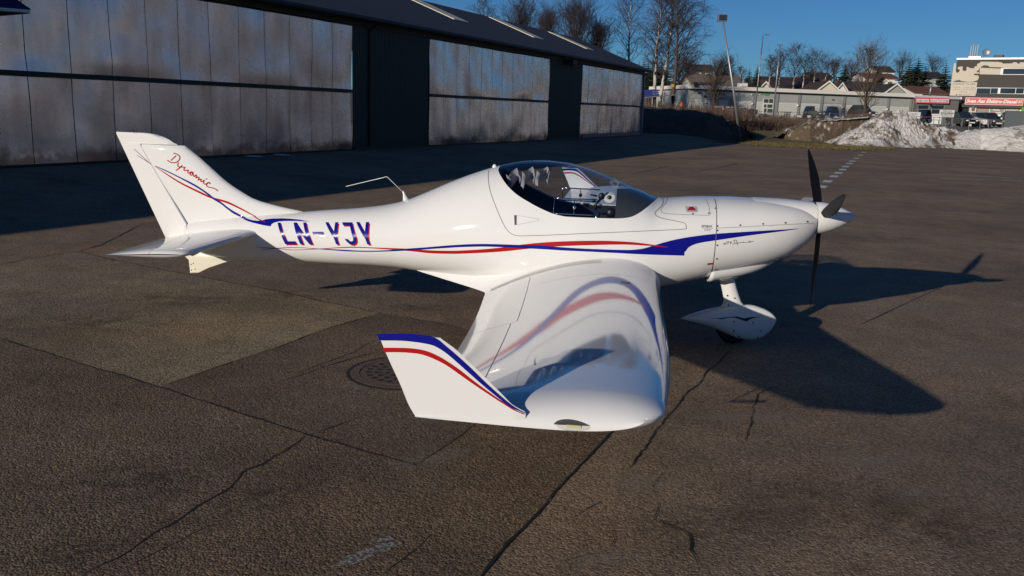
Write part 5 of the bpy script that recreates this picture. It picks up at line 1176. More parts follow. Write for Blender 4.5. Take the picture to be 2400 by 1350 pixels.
house('grey gabled house with white barge boards behind the store', 2099, 217, 195, 2072, 2126, 137, 'wallgr', 'roofblack', True)
house('red tiled house roof beside the brown building', 2190, 220, 206, 2152, 2222, 140, 'wallwhite', 'roofred', False, depth=10, window=False)
house('white house with a dark red roof highest on the hill', 2076, 168, 157, 2058, 2096, 240, 'wallwhite', 'roofdark', False, depth=9)
house('long red tiled roof half way up the hill', 2070, 183, 174, 2030, 2105, 205, 'wallwhite', 'roofred', False, depth=10, window=False)
house('small white gable below the long red roof on the hill', 2075, 192, 185, 2067, 2084, 190, 'wallwhite', 'roofred', True, depth=6)
house('grey house with a dark roof on the hill beside the right spruce', 2180, 182, 170, 2150, 2215, 220, 'wallgr', 'roofblack', False, depth=9)
house('brown house with a flat dark roof among the woods at left', 1648, 164, 153, 1625, 1672, 215, 'darkbrown', 'roofblack', False, depth=9)
house('brown house with three small white windows on the wooded slope', 1925, 183, 172, 1905, 1950, 190, 'darkbrown', 'roofdark', False, depth=8)

# --- trees
M['bark'] = solid('grey brown bark', (.075,.058,.046), .9, var=.3, vscale=4)
def birch_mat():
    mt, N, L, P = new_mat('white birch bark'); tc = N.new('ShaderNodeTexCoord'); mp = N.new('ShaderNodeMapping'); mp.inputs['Scale'].default_value = (3,3,1.2); L.new(tc.outputs['Object'], mp.inputs[0])
    n = N.new('ShaderNodeTexNoise'); n.inputs['Scale'].default_value = 1.2; n.inputs['Detail'].default_value = 5; L.new(mp.outputs[0], n.inputs['Vector'])
    r = N.new('ShaderNodeValToRGB'); e = r.color_ramp.elements; e[0].position = .40; e[0].color = (.05,.045,.04,1); e[1].position = .50; e[1].color = (.50,.46,.40,1); L.new(n.outputs[0], r.inputs[0]); L.new(r.outputs[0], P.inputs['Base Color']); P.inputs['Roughness'].default_value = .8; return mt
M['birch'] = birch_mat()
M['twig'] = solid('purple brown twigs', (.040,.030,.034), .9)
M['twig_warm'] = solid('brown twigs', (.095,.066,.045), .9)
def grow(rg, H, trunk_r, branches, spread, droop, levels=3, up=.7, lean=(0,0), fork=1, start=.25, twigs=7, tr=.007):
    """trunk and twig meshes of a leafless tree, foot at the origin"""
    T, C = MB(), MB(); stems = []
    for f in range(fork):
        a0 = rg.uniform(0, 6.28); pts = []; lx, ly = lean[0] + (spread*.12*math.cos(a0) if fork > 1 else 0), lean[1] + (spread*.12*math.sin(a0) if fork > 1 else 0)
        for k in range(9):
            t = k/8; pts.append(Vector((lx*t**1.2 + H*.012*math.sin(t*5+a0), ly*t**1.2 + H*.012*math.cos(t*4+a0), H*t*(1 if f == 0 else rg.uniform(.8,.97)))))
        T.tube(pts, [trunk_r*(1-.93*k/8)*(1 if f == 0 else .7)+.006 for k in range(9)], 7); stems.append(pts)
    def limb(p, d, L_, r, lev):
        pts = [p]; dd = d.normalized(); n = 4 if lev > 0 else 3
        for k in range(n):
            dd = (dd + Vector((rg.uniform(-.22,.22), rg.uniform(-.22,.22), rg.uniform(-.12,.16) + (up*.12 if lev > 1 else 0) - droop*(1.0 if lev == 0 else .25)*(k+1)/n))).normalized(); pts.append(pts[-1] + dd*(L_/n))
        (C).tube(pts, [max(tr*.6, r*(1-.8*k/n)) for k in range(n+1)], 3 if lev < 2 else 4, cap=False)
        if lev == 0: return
        m = twigs if lev == 1 else rg.randint(4, 6)
        for k in range(m):
            t = rg.uniform(.25, 1.0); i = min(n-1, int(t*n)); q = pts[i].lerp(pts[i+1], t*n-i); base = (pts[i+1]-pts[i]).normalized(); side = Vector((rg.uniform(-1,1), rg.uniform(-1,1), rg.uniform(-.35,.7))).normalized()
            limb(q, base*.75 + side*.75, L_*rg.uniform(.34,.60), max(tr, r*.45), lev-1)
    for s in stems:
        for k in range(branches//fork):
            t = start + (1-start)*((k+rg.random())/(branches//fork))**.85; i = min(7, int(t*8)); p = s[i].lerp(s[i+1], t*8-i); a = rg.uniform(0, 6.28)
            shape = math.sin(math.pi*min(1, (t-start)/(1-start)*.82+.18))**.7
            limb(p, Vector((math.cos(a), math.sin(a), up*(1+.5*t))), spread*shape*rg.uniform(.7,1.1), trunk_r*.30*(1-.75*t)+tr, levels-1)
    return T, C
def place_tree(name, cat, label, px, pyb, Y, bm_, tm_, gen, group, rz=0, zb=None):
    p = at(px, pyb, Y); z = p.z if zb is None else zb
    R_ = thing(name, label, cat, (p.x, p.y, z), rz, group); gen[0].build('trunk', M[bm_], R_, smooth=True); gen[1].build('crown', M[tm_], R_); return R_
def hgt(px, pyt, pyb, Y): return at(px, pyt, Y).z - at(px, pyb, Y).z
trg = random.Random(11)
G1 = 'tall bare birches beyond the hangar'
for lab, px, pyb, pyt, Y, leanx, sp, br in (
    ('white trunked birch closest to the end of the hangar roof', 1532, 248, -60, 84, .2, 3.2, 54), ('leaning white birch with a pale trunk in the middle of the birch group', 1548, 250, -40, 86, .75, 3.0, 50),
    ('darker bushy birch at the right of the birch group with drooping twigs', 1577, 254, -35, 82, -.3, 3.9, 66)):
    H_ = hgt(px, pyt, pyb, Y); place_tree('birch_tree', 'tree', lab, px, pyb, Y, 'birch' if 'white' in lab else 'bark', 'twig', grow(trg, H_, .19, br, sp, .50, lean=(leanx, 0), twigs=9, start=.18, tr=.008), G1)
place_tree('birch_tree', 'tree', 'slender birch rising behind the far end of the hangar roof', 1468, 235, 100, 'birch', 'twig', grow(trg, hgt(1468, -30, 235, 100), .17, 50, 3.3, .45, twigs=8, tr=.008), G1)
place_tree('birch_tree', 'tree', 'small birch top showing above the hangar ridge at left', 1131, 180, 96, 'birch', 'twig', grow(trg, hgt(1131, -12, 180, 96), .15, 44, 2.2, .35, twigs=7, tr=.008), G1)
G2 = 'bare round topped trees behind the hangar'
for lab, px, pyt, Y, sp in (('wide bare tree with dense upright twigs behind the middle of the hangar roof', 1345, 28, 92, 4.6), ('bare tree behind the hangar roof left of the wide one', 1270, 44, 95, 4.0), ('greyish bare tree furthest left behind the hangar ridge', 1215, 26, 97, 4.2), ('low bare tree nearest the sloping end of the hangar roof', 1398, 70, 94, 3.2)):
    place_tree('bare_tree', 'tree', lab, px, 215, Y, 'bark', 'twig', grow(trg, hgt(px, pyt, 215, Y)*.96, .2, 84, sp, -.12, up=1.5, fork=3, start=.22, twigs=8, tr=.009), G2)
G3 = 'bare garden trees by the yard'
place_tree('bare_tree', 'tree', 'bare spreading tree in front of the green sign', 1672, 262, 96, 'bark', 'twig_warm', grow(trg, hgt(1672, 155, 262, 96), .16, 46, 3.0, .02, up=.9, start=.1, twigs=6, tr=.009), G3)
place_tree('bare_tree', 'tree', 'bare tree with fanned branches on the earth heap before the store', 2024, 272, 84, 'bark', 'twig_warm', grow(trg, hgt(2026, 122, 272, 84), .15, 50, 3.1, -.05, up=1.0, start=.04, twigs=6, tr=.009), G3)
G4 = 'birches behind the store roof'
for lab, px, pyt, Y, sp in (('bare birch with thin crown left of the second street lamp', 1800, 138, 142, 2.6), ('bare birch just behind the second street lamp', 1822, 128, 144, 3.2), ('tallest slim birch right of the second street lamp', 1856, 108, 146, 3.0), ('leaning pale birch behind the dark maroon roof', 1882, 142, 147, 3.0), ('birch beside the dark spruce on the slope', 1905, 128, 148, 3.2), ('thin pale birch between the hooded spruces', 1734, 158, 150, 1.6), ('birch at the edge of the wooded slope', 1930, 150, 160, 3.0)):
    place_tree('birch_tree', 'tree', lab, px, 215, Y, 'birch', 'twig', grow(trg, hgt(px, pyt, 215, Y), .16, 34, sp, .40, lean=(trg.uniform(-.4,.8), 0), twigs=6, start=.16, tr=.011), G4)
G5 = 'bare trees on the hill'
for lab, px, pyt, pyb, Y, sp in (('grey bare tree right of the white hill house', 2108, 150, 190, 225, 4.5), ('pale bare tree left of the right spruce', 2185, 146, 190, 230, 4.0), ('bare tree on the hill left of the big spruce pair', 1993, 160, 200, 190, 4.0), ('thin bare tree on the skyline left of the bare garden tree', 1955, 152, 190, 200, 3.4), ('bare tree among the brown woods behind the leaning lamp post', 1700, 150, 205, 170, 3.6), ('bare tree at the left of the brown tiled roof', 1612, 150, 215, 150, 4.2), ('brown bare tree between birches and brown roof', 1592, 175, 225, 130, 3.6)):
    place_tree('bare_tree', 'tree', lab, px, pyb, Y, 'bark', 'twig', grow(trg, hgt(px, pyt, pyb, Y), .2, 34, sp, .1, up=.9, fork=2, twigs=6, start=.12, tr=.014), G5)
# spruces
M['needle'] = solid('dark spruce needles', (.026,.038,.018), .9, var=.5, vscale=.9)
M['needle_brown'] = solid('brownish spruce needles', (.060,.048,.026), .9, var=.5, vscale=.9)
def spruce_mesh(rg, H_, W_, whorls=22):
    C = MB()
    for k in range(whorls):
        t = k/(whorls-1); z = H_*(.06+.93*t); L_ = W_*(1-t)**.85*rg.uniform(.8,1.12) + .12; n = 9 if t < .8 else 6
        for j in range(n):
            a = 2*math.pi*(j+rg.random()*.8)/n; l = L_*rg.uniform(.6,1.12); dr = Vector((math.cos(a), math.sin(a), 0)); sd = Vector((-dr.y, dr.x, 0)); p = Vector((0,0,z)); seg = 4; drop = rg.uniform(.22,.5)
            for s in range(seg):
                f0, f1 = s/seg, (s+1)/seg; q0 = p + dr*(l*f0) - Vector((0,0,drop*l*f0**1.3)) + Vector((0,0,.16*l*f0**3)); q1 = p + dr*(l*f1) - Vector((0,0,drop*l*f1**1.3)) + Vector((0,0,.16*l*f1**3)); w = l*.26*(1-.75*f1)*rg.uniform(.6,1.3) + .05
                hang = Vector((0,0,-rg.uniform(.12,.34)*(1-.6*f1)*min(1.2, l)))
                C.add([q0, q1, q1 + sd*w + hang*.6, q0 + sd*w*1.1 + hang], [(0,1,2,3)]); C.add([q0, q1, q1 - sd*w + hang*.6, q0 - sd*w*1.1 + hang], [(0,1,2,3)])
                C.add([q0, q1, q1 + hang*1.4, q0 + hang*1.7], [(0,1,2,3)])
    T = MB().tube([(0,0,0),(0,0,H_*.5),(0,0,H_*.985)], [.2,.12,.015], 7)
    return T, C
protos = []
for k in range(4):
    T, C = spruce_mesh(random.Random(40+k), 10.0, (2.9,2.4,3.3,2.6)[k]); tm = T.build('trunk', M['bark'], None, smooth=True); cm_ = C.build('crown', M['needle'], None)
    protos.append((tm.data, cm_.data)); bpy.data.objects.remove(tm); bpy.data.objects.remove(cm_)
brown = []
for t_, c_ in protos:
    d = c_.copy(); d.materials.clear(); d.materials.append(M['needle_brown']); brown.append((t_, d))
def spruce(label, px, pyt, pyb, Y, k=0, wide=1.0, set_=None, group='spruces on the slope'):
    p = at(px, pyb, Y); h = at(px, pyt, Y).z - p.z; R_ = thing('spruce_tree', label, 'tree', (p.x, p.y, p.z), trg.uniform(0, 6.28), group)
    for nm, me in zip(('trunk', 'crown'), (set_ or protos)[k]):
        o = bpy.data.objects.new(nm, me); put(o, nm, R_); o.scale = (h/10*wide, h/10*wide, h/10)
for a in (('dark green spruce standing left of the first street lamp',1770,150,222,132,0,1.15),('narrow dark spruce hidden half behind its neighbour left of the first street lamp',1752,156,222,134,1,1.2),
    ('big dark spruce, the taller of the pair behind the grey gable',2141,131,236,150,2,1.45),('dark spruce with a blunt top, left of the taller one behind the grey gable',2122,137,236,152,0,1.5),('dark spruce right behind the taller one above the red roof',2160,150,236,154,3,1.5),
    ('pointed spruce close beside the brown building',2207,143,236,160,1,1.6),('small dark spruce between the bare garden tree and the hill house',2053,146,205,190,3,1.3),
    ('dark pine like spruce on the skyline right of the leaning birch',1976,147,205,180,2,1.4),('dark spruce among bare birches above the maroon roof',1898,154,210,170,1,1.2)):
    spruce(*a)
for a in (('brown tinged spruce left of the leaning lamp post',1676,152,212,150,0,1.6),('brown tinged spruce just behind the leaning lamp post',1694,150,212,152,2,1.4),('small brown spruce right of the leaning lamp post',1716,158,212,154,1,1.4),('shorter brown spruce between the two behind the brown roof',1685,156,212,153,3,1.5)):
    spruce(*a, set_=brown, group='brown tinged spruces behind the brown roof')
for i in range(7):
    spruce(('tip of a dark spruce in the row behind the birches, leftmost','dark spruce in the row behind the birches, second from left','dark spruce in the row behind the birches, third from left','dark spruce in the middle of the row behind the birches','dark spruce of the row between the two white birch trunks','dark spruce of the row right of the white birch trunks','rightmost dark spruce of the row behind the birches')[i], 1494+i*10.5, (141,137,143,134,139,136,142)[i], 225, 150+3*(i % 3), i % 4, 1.25, group='row of dark spruces behind the birches')
# the far-off wood that covers the slope, and unseen woods added behind and beside the camera for paint, glass and doors to reflect
def wood(name, spots, mat, hmin, hmax, seed):
    rg = random.Random(seed); mb = MB()
    for x, y, z in spots:
        h = rg.uniform(hmin, hmax); w = h*rg.uniform(.16,.30); 
        for lv in range(3):
            n = 7; zz = z + h*(.12+.27*lv); ww = w*(1-.28*lv); base = [(x+ww*rg.uniform(.6,1.15)*math.cos(6.283*k/n), y+ww*rg.uniform(.6,1.15)*math.sin(6.283*k/n), zz - rg.uniform(0,.12)*h) for k in range(n)]
            mb.add(base + [(x+rg.uniform(-.2,.2), y, z+h*(.5+.25*lv))], [(k, (k+1) % n, n) for k in range(n)])
    mb.build(name, M[mat], None, kind='stuff')
wr = random.Random(5); spots = []
for k in range(900):
    y = wr.uniform(170, 420); u = wr.uniform(-.02, .75); x = y*u; spots.append((x, y, terr_z(x, y)-.6))
M['woodpale'] = solid('wood paled for reflections', (.36,.31,.265), .95, var=.5, vscale=.25)  # paler than bare wood, so the hangar doors reflect something brighter
M['woodbrown'] = solid('bare brown wood', (.085,.062,.048), .95, var=.5, vscale=.25)
wood('far_wood', [s for i, s in enumerate(spots) if i % 3], 'woodbrown', 1.6, 3.6, 2); wood('far_spruce_wood', [s for i, s in enumerate(spots) if i % 9 == 0], 'needle', 2.0, 4.2, 3)
spots = []
for k in range(420):
    a = wr.uniform(0, 6.283); r = wr.uniform(75, 150)
    x, y = r*math.cos(a), r*math.sin(a)
    if y < 40 and not (-2.6 < math.atan2(y, x) < -1.9): spots.append((x, y, 0)) if x > -60 or y < -30 else None
for k in range(420):
    y = wr.uniform(30, 115); x = y*wr.uniform(.70, 1.4) + 10
    if x < 130: spots.append((x, y, terr_z(x, y)))
wood('unseen_reflected_wood', spots, 'woodpale', 9.0, 14.0, 4)  # added out of view, its height set for the door reflections

# ================================================================== POSTS, FENCES, VEHICLES
M['lampface'] = solid('dark lamp glass', (.03,.03,.035), .1, spec=.8)
b, t = at(1736, 322, 66), at(1695, 52, 66); FL = thing('floodlight_pole', 'leaning galvanised pole with one square floodlight on top', 'light pole', tuple(b)); v = t-b
MB().tube([(0,0,-.4), v*.45, v], [.10,.085,.055], 10).build('pole', M['galv'], FL, smooth=True)
hd = at(1693, 42, 66) - b; hb = MB().box(hd.x-.34, hd.x+.34, hd.y-.16, hd.y+.16, hd.z-.26, hd.z+.26); lh = hb.build('lamp_housing', M['galv'], FL)
MB().box(hd.x-.28, hd.x+.30, hd.y-.18, hd.y-.15, hd.z-.20, hd.z+.21).build('lamp_glass', M['lampface'], lh)
for lab, (bx, by), (tx, ty), Y, arm in (('taller straight street lamp with a short arm to the right', (1766,291), (1788.5,84), 90, 1), ('shorter street lamp with a small cross head, right of the taller one', (1811,281), (1828.5,106), 92, 0)):
    b, t = at(bx, by, Y), at(tx, ty, Y); T = thing('street_lamp', lab, 'street lamp', tuple(b), group='street lamps by the yard'); v = t-b; v = Vector((v.x*.25, 0, v.z))
    v = Vector((t.x-b.x, 0, t.z-b.z))
    MB().tube([(0,0,-.4), v*.6, v], [.085,.065,.04], 8).build('pole', M['galv'], T, smooth=True)
    if arm: MB().tube([v, v+Vector((.12,0,.10)), v+Vector((.28,0,.12))], .035, 6).box(v.x+.25, v.x+.62, -.1, .1, v.z+.07, v.z+.17).build('lamp_head', M['galv'], T)
    else: MB().box(v.x-.28, v.x+.28, -.1, .1, v.z-.02, v.z+.08).build('lamp_head', M['galv'], T)
# low concrete edge of the yard
a, b = at(1722, 277.5, 94), at(1990, 287, 95)
mesh('kerb_wall', [(a.x,a.y,a.z-.7),(b.x,b.y,b.z-.7),(b.x,b.y,b.z),(a.x,a.y,a.z),(a.x,a.y+.35,a.z-.7),(b.x,b.y+.35,b.z-.7),(b.x,b.y+.35,b.z),(a.x,a.y+.35,a.z)], [(0,1,2,3),(3,2,6,7),(4,7,6,5),(0,3,7,4),(1,5,6,2)], M['concrete'], label='low concrete retaining edge along the front of the grey yard', category='wall')
def fence(name, label, cat, rails, posts, Y, rp=.03, rr=.022):
    o = at(*posts[0][0], Y); T = thing(name, label, cat, (o.x, o.y, o.z))
    for (x0,y0),(x1,y1) in rails: MB().tube([at(x0,y0,Y)-o, at(x1,y1,Y)-o], rr, 5).build('rail', M['galv'], T)
    for (x0,y0),(x1,y1) in posts: MB().tube([at(x0,y0,Y)-o, at(x1,y1,Y)-o], rp, 6).build('post', M['galv'], T)
fence('yard_fence', 'thin galvanised post and rail fence along the front of the grey store yard', 'fence', [((1727,259.5),(2040,269)),((1727,268),(1825,271))],
      [((1727,279),(1728,259)),((1776,281),(1777.5,261)),((1821,283),(1822.5,262)),((1878.5,294),(1880,261)),((1943,282),(1944.5,264)),((1974,283),(1975.5,266)),((2034,284),(2036,268))], 91, .035, .018)
fence('railing', 'galvanised steel railing behind the snow heap in front of the brown building', 'fence', [((2143,273),(2396,283)),((2143,292.5),(2330,302)),((2176,280.5),(2210,281.5)),((2330,283.5),(2396,288))],
      [((2188,295),(2189,275)),((2199,295),(2200,281)),((2208,296),(2209,276)),((2216,296),(2217,281)),((2232,298),(2233.5,277)),((2254,299),(2256,278)),((2270,306),(2272,278)),((2296,302),(2298,280)),((2316,303),(2318,280.5)),((2348,303),(2351,268)),((2363,301),(2365,283)),((2384,299),(2386,284))], 80, .03, .022)
def sign_on_posts(label, x0, y0, x1, y1, Y, lines, yb):
    a, b = at(x0, y0, Y), at(x1, y1, Y); T = thing('yard_sign', label, 'sign', (a.x, Y, at(x0, yb, Y).z), group='white signs by the railing'); w, h, z0 = b.x-a.x, a.z-b.z, b.z-at(x0, yb, Y).z
    bd = MB().box(0, w, -.03, .03, z0, z0+h).build('board', M['white'], T)
    for q in (.08, .92): MB().tube([(w*q, .06, 0), (w*q, .06, z0+h)], .03, 6).build('post', M['galv'], T)
    for tx, fy, fh, fw, mk in lines:
        if not tx: MB().box(w*.06, w*.94, -.045, -.03, z0+h*fy, z0+h*(fy+fh)).build('bar', M[mk], bd); continue
        V, F = text_mesh(tx, 1, bold=.02); ww = max(p[0] for p in V); hh = max(p[1] for p in V); s = w*fw/ww
        mesh('lettering', [(w*(1-fw)/2 + p[0]*s, -.045, z0+h*fy + p[1]*h*fh/hh) for p in V], F, M[mk], bd)
sign_on_posts('white two part sign board with dark lettering before the brown building', 2203, 257, 2235, 275, 82, [('SVEN AAS',.78,.13,.6,'ink'),('ELEKTRO DIESEL A/S',.62,.09,.8,'ink'),(None,.49,.08,0,'ink'),('BILVERKSTED',.27,.12,.8,'ink'),('Tlf. 22 75 75 75',.08,.11,.7,'ink')], 297)
sign_on_posts('plain white sign board half behind the snow heap, left of the two part one', 2126, 262, 2156, 278, 84, [('Sven Aas',.66,.16,.6,'ink'),('BILDELER',.2,.18,.5,'signred')], 292)

# vehicles
M['tyre'] = M['rubber']
def car(label, cat, pxl, pxr, pyb, Y, col, kind='hatch', rz=0.0, group=None, face=1):
    a, b = at(pxl, pyb, Y), at(pxr, pyb, Y); L_ = (b.x-a.x); T = thing('parked_car' if cat != 'van' else 'parked_van', label, cat, ((a.x+b.x)/2, Y, a.z), rz, group)
    if kind == 'front': W_, Lc = L_, 4.3
    else: W_, Lc = 1.75, L_
    hh = {'hatch': 1.45, 'suv': 1.7, 'van': 2.1, 'front': 1.5}[kind]; mt = solid(label[:24]+' paint', col, .25, coat=.8)
    prof = {'hatch': [(0,.30),(0,.62),(.02,.80),(.20,.92),(.34,1.0),(.36,1.0),(.88,1.0),(.97,.95),(1,.75),(1,.30)], 'suv': [(0,.34),(0,.75),(.02,.92),(.22,1.02),(.96,1.05),(1,.85),(1,.34)],
            'van': [(0,.30),(0,.75),(.03,.95),(.16,1.08),(.98,1.15),(1,.9),(1,.30)], 'front': [(0,.30),(0,.62),(.02,.80),(.22,.92),(.34,1.0),(.88,1.0),(.97,.95),(1,.75),(1,.30)]}[kind]
    cab = {'hatch': [(.26,.98),(.42,1.0),(.50,hh),(.82,hh),(.97,1.0)], 'suv': [(.22,1.0),(.36,hh),(.92,hh),(.98,1.02)], 'van': [(.14,1.05),(.28,hh),(.97,hh),(.99,1.1)], 'front': [(.28,.98),(.46,hh),(.80,hh),(.96,1.0)]}[kind]
    def P(u, y, z): return ((u-.5)*Lc*face, y, z) if kind != 'front' else (y, (u-.5)*Lc, z)
    bd = MB(); bd.loft([[P(u*.98+.01, s*W_/2*k, z*zz if z > .4 else z) for u, z in prof] for s, k, zz in ((-1,.93,.985),(-1,1,.96),(-1,1,.99),(1,1,.99),(1,1,.96),(1,.93,.985))], cap=True)
    B_ = bd.build('body', mt, T)
    gl = MB().loft([[P(u, s*W_/2*k, z) for u, z in [(cab[0][0],.95)] + cab + [(cab[-1][0],.95)]] for s, k in ((-1,.90),(1,.90))], cap=True).build('windows', M['glassdark'], T)
    u0, u1 = cab[1 if kind != 'front' else 1][0], cab[-2][0]
    MB().loft([[P(u, s*W_/2*.86, z) for u, z in ((u0-.0,hh-.03),(u0+.02,hh+.03),(u1-.02,hh+.03),(u1,hh-.03))] for s in (-1, 1)], cap=True).build('roof', mt, T)
    for uu in ((cab[1][0]+cab[-2][0])/2,): 
        for s in (-1, 1): MB().prism([P(uu-.012, s*W_/2*.905, .96), P(uu+.012, s*W_/2*.905, .96), P(uu+.012, s*W_/2*.905, hh), P(uu-.012, s*W_/2*.905, hh)], Vector(P(uu, s*.02, 0))-Vector(P(uu, 0, 0))).build('pillar', mt, T)
    for u in (.18, .80):
        for s in (-1, 1):
            ax = (0, s, 0) if kind != 'front' else (s, 0, 0)
            w = MB().lathe([(-.10,.22),(-.10,.30),(.08,.31),(.10,.27),(.10,.20)], P(u, s*(W_/2-.10), .31), ax, 18).build('wheel', M['tyre'], T, smooth=True, sharp=40)
            MB().lathe([(.098,.20),(.105,.19),(.10,0)], P(u, s*(W_/2-.10), .31), ax, 14).build('rim', M['galv'], w)
    for s in (-1, 1):
        q = P(.005, s*W_/2*.72, .66); MB().ball(q, .11, 8, (.5 if kind != 'front' else 1.4, 1.4 if kind != 'front' else .5, .7)).build('headlight', M['lampw'], T, smooth=True)
    if kind == 'front': MB().box(-.28,.28,-.5*Lc-.02,-.5*Lc+.03,.40,.52).build('number_plate', M['white'], T)
    return T
CG = 'cars parked in the yards'
car('dark blue car behind the fence, its front to the left', 'car', 1925, 1959, 280.5, 97, (.015,.025,.055), 'hatch', 0, CG)
car('grey green car half hidden behind the low white trailer', 'car', 1886, 1915, 279.5, 99, (.09,.10,.085), 'hatch', 0, CG, face=-1)
car('dark car behind the foot of the bare fanned tree', 'car', 2008, 2031, 278, 100, (.05,.03,.025), 'front', .2, CG)
car('black car facing the railing by the workshop entrance', 'car', 2237, 2268, 296.5, 92, (.012,.012,.014), 'front', 0, CG)
car('white van facing the railing at the shop front', 'van', 2277, 2299, 297, 93, (.72,.72,.70), 'front', 0, CG)
car('dark grey pickup right of the white van', 'car', 2298, 2330, 298, 92, (.035,.037,.042), 'front', 0, CG)
car('black car with snow on its bonnet at the right end of the railing', 'car', 2362, 2390, 297, 92, (.016,.017,.02), 'front', 0, CG)
car('dark red car beside the white repair shop door', 'car', 2152, 2174, 288, 100, (.11,.02,.02), 'hatch', 0, CG)
for i, px in enumerate((2337, 2346, 2356)):
    a = at(px, 297, 91); T = thing('motorcycle', ('dark motorcycle nearest the grey pickup', 'middle one of three dark motorcycles at the shop front', 'dark motorcycle nearest the snowy black car')[i], 'motorcycle', tuple(a), 0, 'motorcycles at the shop front')
    for y in (-.65, .65): MB().lathe([(-.06,.22),(-.06,.30),(.06,.30),(.06,.22)], (0, y, .30), (1,0,0), 16).build('wheel', M['tyre'], T)
    MB().loft([[(-.16*k, y, z0), (.16*k, y, z0), (.12*k, y, z1), (-.12*k, y, z1)] for y, z0, z1, k in ((-.5,.45,.8,.7),(-.2,.35,.95,1.2),(.2,.35,.85,1.1),(.7,.6,.8,.6))], cap=True).build('body', M['black'], T)
    MB().tube([(-.35,-.42,1.02),(0,-.5,.98),(.35,-.42,1.02)], .02, 6).build('handlebar', M['chrome'], T); MB().ball((0,-.62,.85), .10, 8).build('headlight', M['lampw'], T, smooth=True)
# skip, trailers and bins in the yard
a, b = at(1825, 279, 97), at(1851, 279, 97); w = b.x-a.x; SK = thing('skip', 'open topped dirty white waste skip with ribbed sides behind the fence', 'skip', tuple(a)); M['skipw'] = solid('dirty white steel', (.52,.49,.42), .6, var=.25, vscale=3)
hS = at(1825, 261.5, 97).z - a.z; dS = 1.9
MB().prism([(0,0,.12),(w,0,.12),(w+.05,-.06,hS),(-.05,-.06,hS)], (0,.06,0)).build('end_panel', M['skipw'], SK); MB().prism([(w*.35,dS,.12),(w*1.35,dS,.12),(w*1.35+.05,dS,hS),(w*.35,dS,hS)], (0,.06,0)).build('end_panel', M['skipw'], SK)
for x in (0, w): MB().prism([(x,0,.12),(x+w*.35,dS,.12),(x+w*.35,dS,hS),(x,0,hS)], (.06,0,0)).build('side_panel', M['skipw'], SK)
MB().prism([(0,0,.12),(w,0,.12),(w*1.35,dS,.12),(w*.35,dS,.12)], (0,0,.05)).build('floor', M['skipw'], SK)
for k in range(4): MB().box(w*(.12+.25*k), w*(.12+.25*k)+.07, -.10, -.0, .15, hS-.05).build('rib', M['skipw'], SK)
MB().box(-.08, w+.08, -.13, -.03, hS-.08, hS+.03).build('rim', M['skipw'], SK); MB().box(0, w, -.03, .5, 0, .12).build('skid', M['black'], SK)
def trailer(label, x0, x1, yt, yb, Y, mk, group='trailers in the yard'):
    a, b, t = at(x0, yb, Y), at(x1, yb, Y), at(x0, yt, Y); w = b.x-a.x; h = t.z-a.z; T = thing('trailer', label, 'trailer', tuple(a), 0, group)
    MB().box(0, w, 0, .06, h*.38, h).build('side_board', M[mk], T); MB().box(0, w, 1.4, 1.46, h*.38, h).build('side_board', M[mk], T); MB().box(0, w, .06, 1.4, h*.36, h*.42).build('deck', M['darkgrey'], T)
    for x in (0, w-.05): MB().box(x, x+.05, .06, 1.4, h*.38, h).build('end_board', M[mk], T)
    for y in (-.08, 1.54): MB().lathe([(-.06,.0),(-.06,.26),(.06,.26),(.06,0)], (w*.5, y, .26), (0,1,0), 16).build('wheel', M['tyre'], T)
    MB().tube([(w, .7, h*.4), (w+.9, .7, h*.36)], .04, 6).build('drawbar', M['galv'], T)
trailer('low white trailer between the skip and the blue car', 1870, 1899, 270, 279, 96, 'white'); trailer('white sided trailer below the grey bins', 1750, 1776, 268, 277, 98, 'white'); trailer('long grey flat trailer in front of the glass entrance', 1777, 1808, 268, 277, 99, 'galv')
def cage(label, x0, y0, x1, y1, yb, Y, panel):
    o = at(x0, yb, Y); P = lambda x, y: at(x, y, Y) - o; T = thing('cage_trailer', label, 'trailer', tuple(o), 0, 'white framed trailers')
    MB().tube([P(x0, yb), P(x0+.6, y0), P(x1, y1), P(x1-1.4, yb+8)], .07, 6).build('frame', M['white'], T)
    if panel:
        for f in (.35, .62): MB().tube([P(x0, y0+(yb-y0+4)*f), P(x1-1, y1+(yb-y1+8)*f)], .03, 5).build('rail', M['galv'], T)
        for x in (x0+28, x0+32, x0+22): MB().tube([P(x, y0+6), P(x-.5, yb+6)], .03, 5).build('upright', M['galv'], T)
        q = [P(x0+.8, y0+1)+Vector((0,.4,0)), P(x1-.8, y1+1)+Vector((0,.4,0)), P(x1-2, yb+7)+Vector((0,.4,0)), P(x0+.2, yb+7)+Vector((0,.4,0))]; MB().prism(q, (0,.05,0)).build('panel', solid('pale pink panel', (.50,.43,.40), .7), T)
    for y in (.2, 1.4): MB().lathe([(-.06,.0),(-.06,.3),(.06,.3),(.06,0)], P((x0+x1)/2, yb+6)+Vector((0,y,0)), (0,1,0), 16).build('wheel', M['tyre'], T)
cage('large white tube frame trailer with a pale panel behind the leaning pole', 1701.5, 251, 1751, 253, 263, 100, True); cage('smaller white tube frame left of the leaning pole', 1672, 250.3, 1695, 250.8, 259, 101, False)
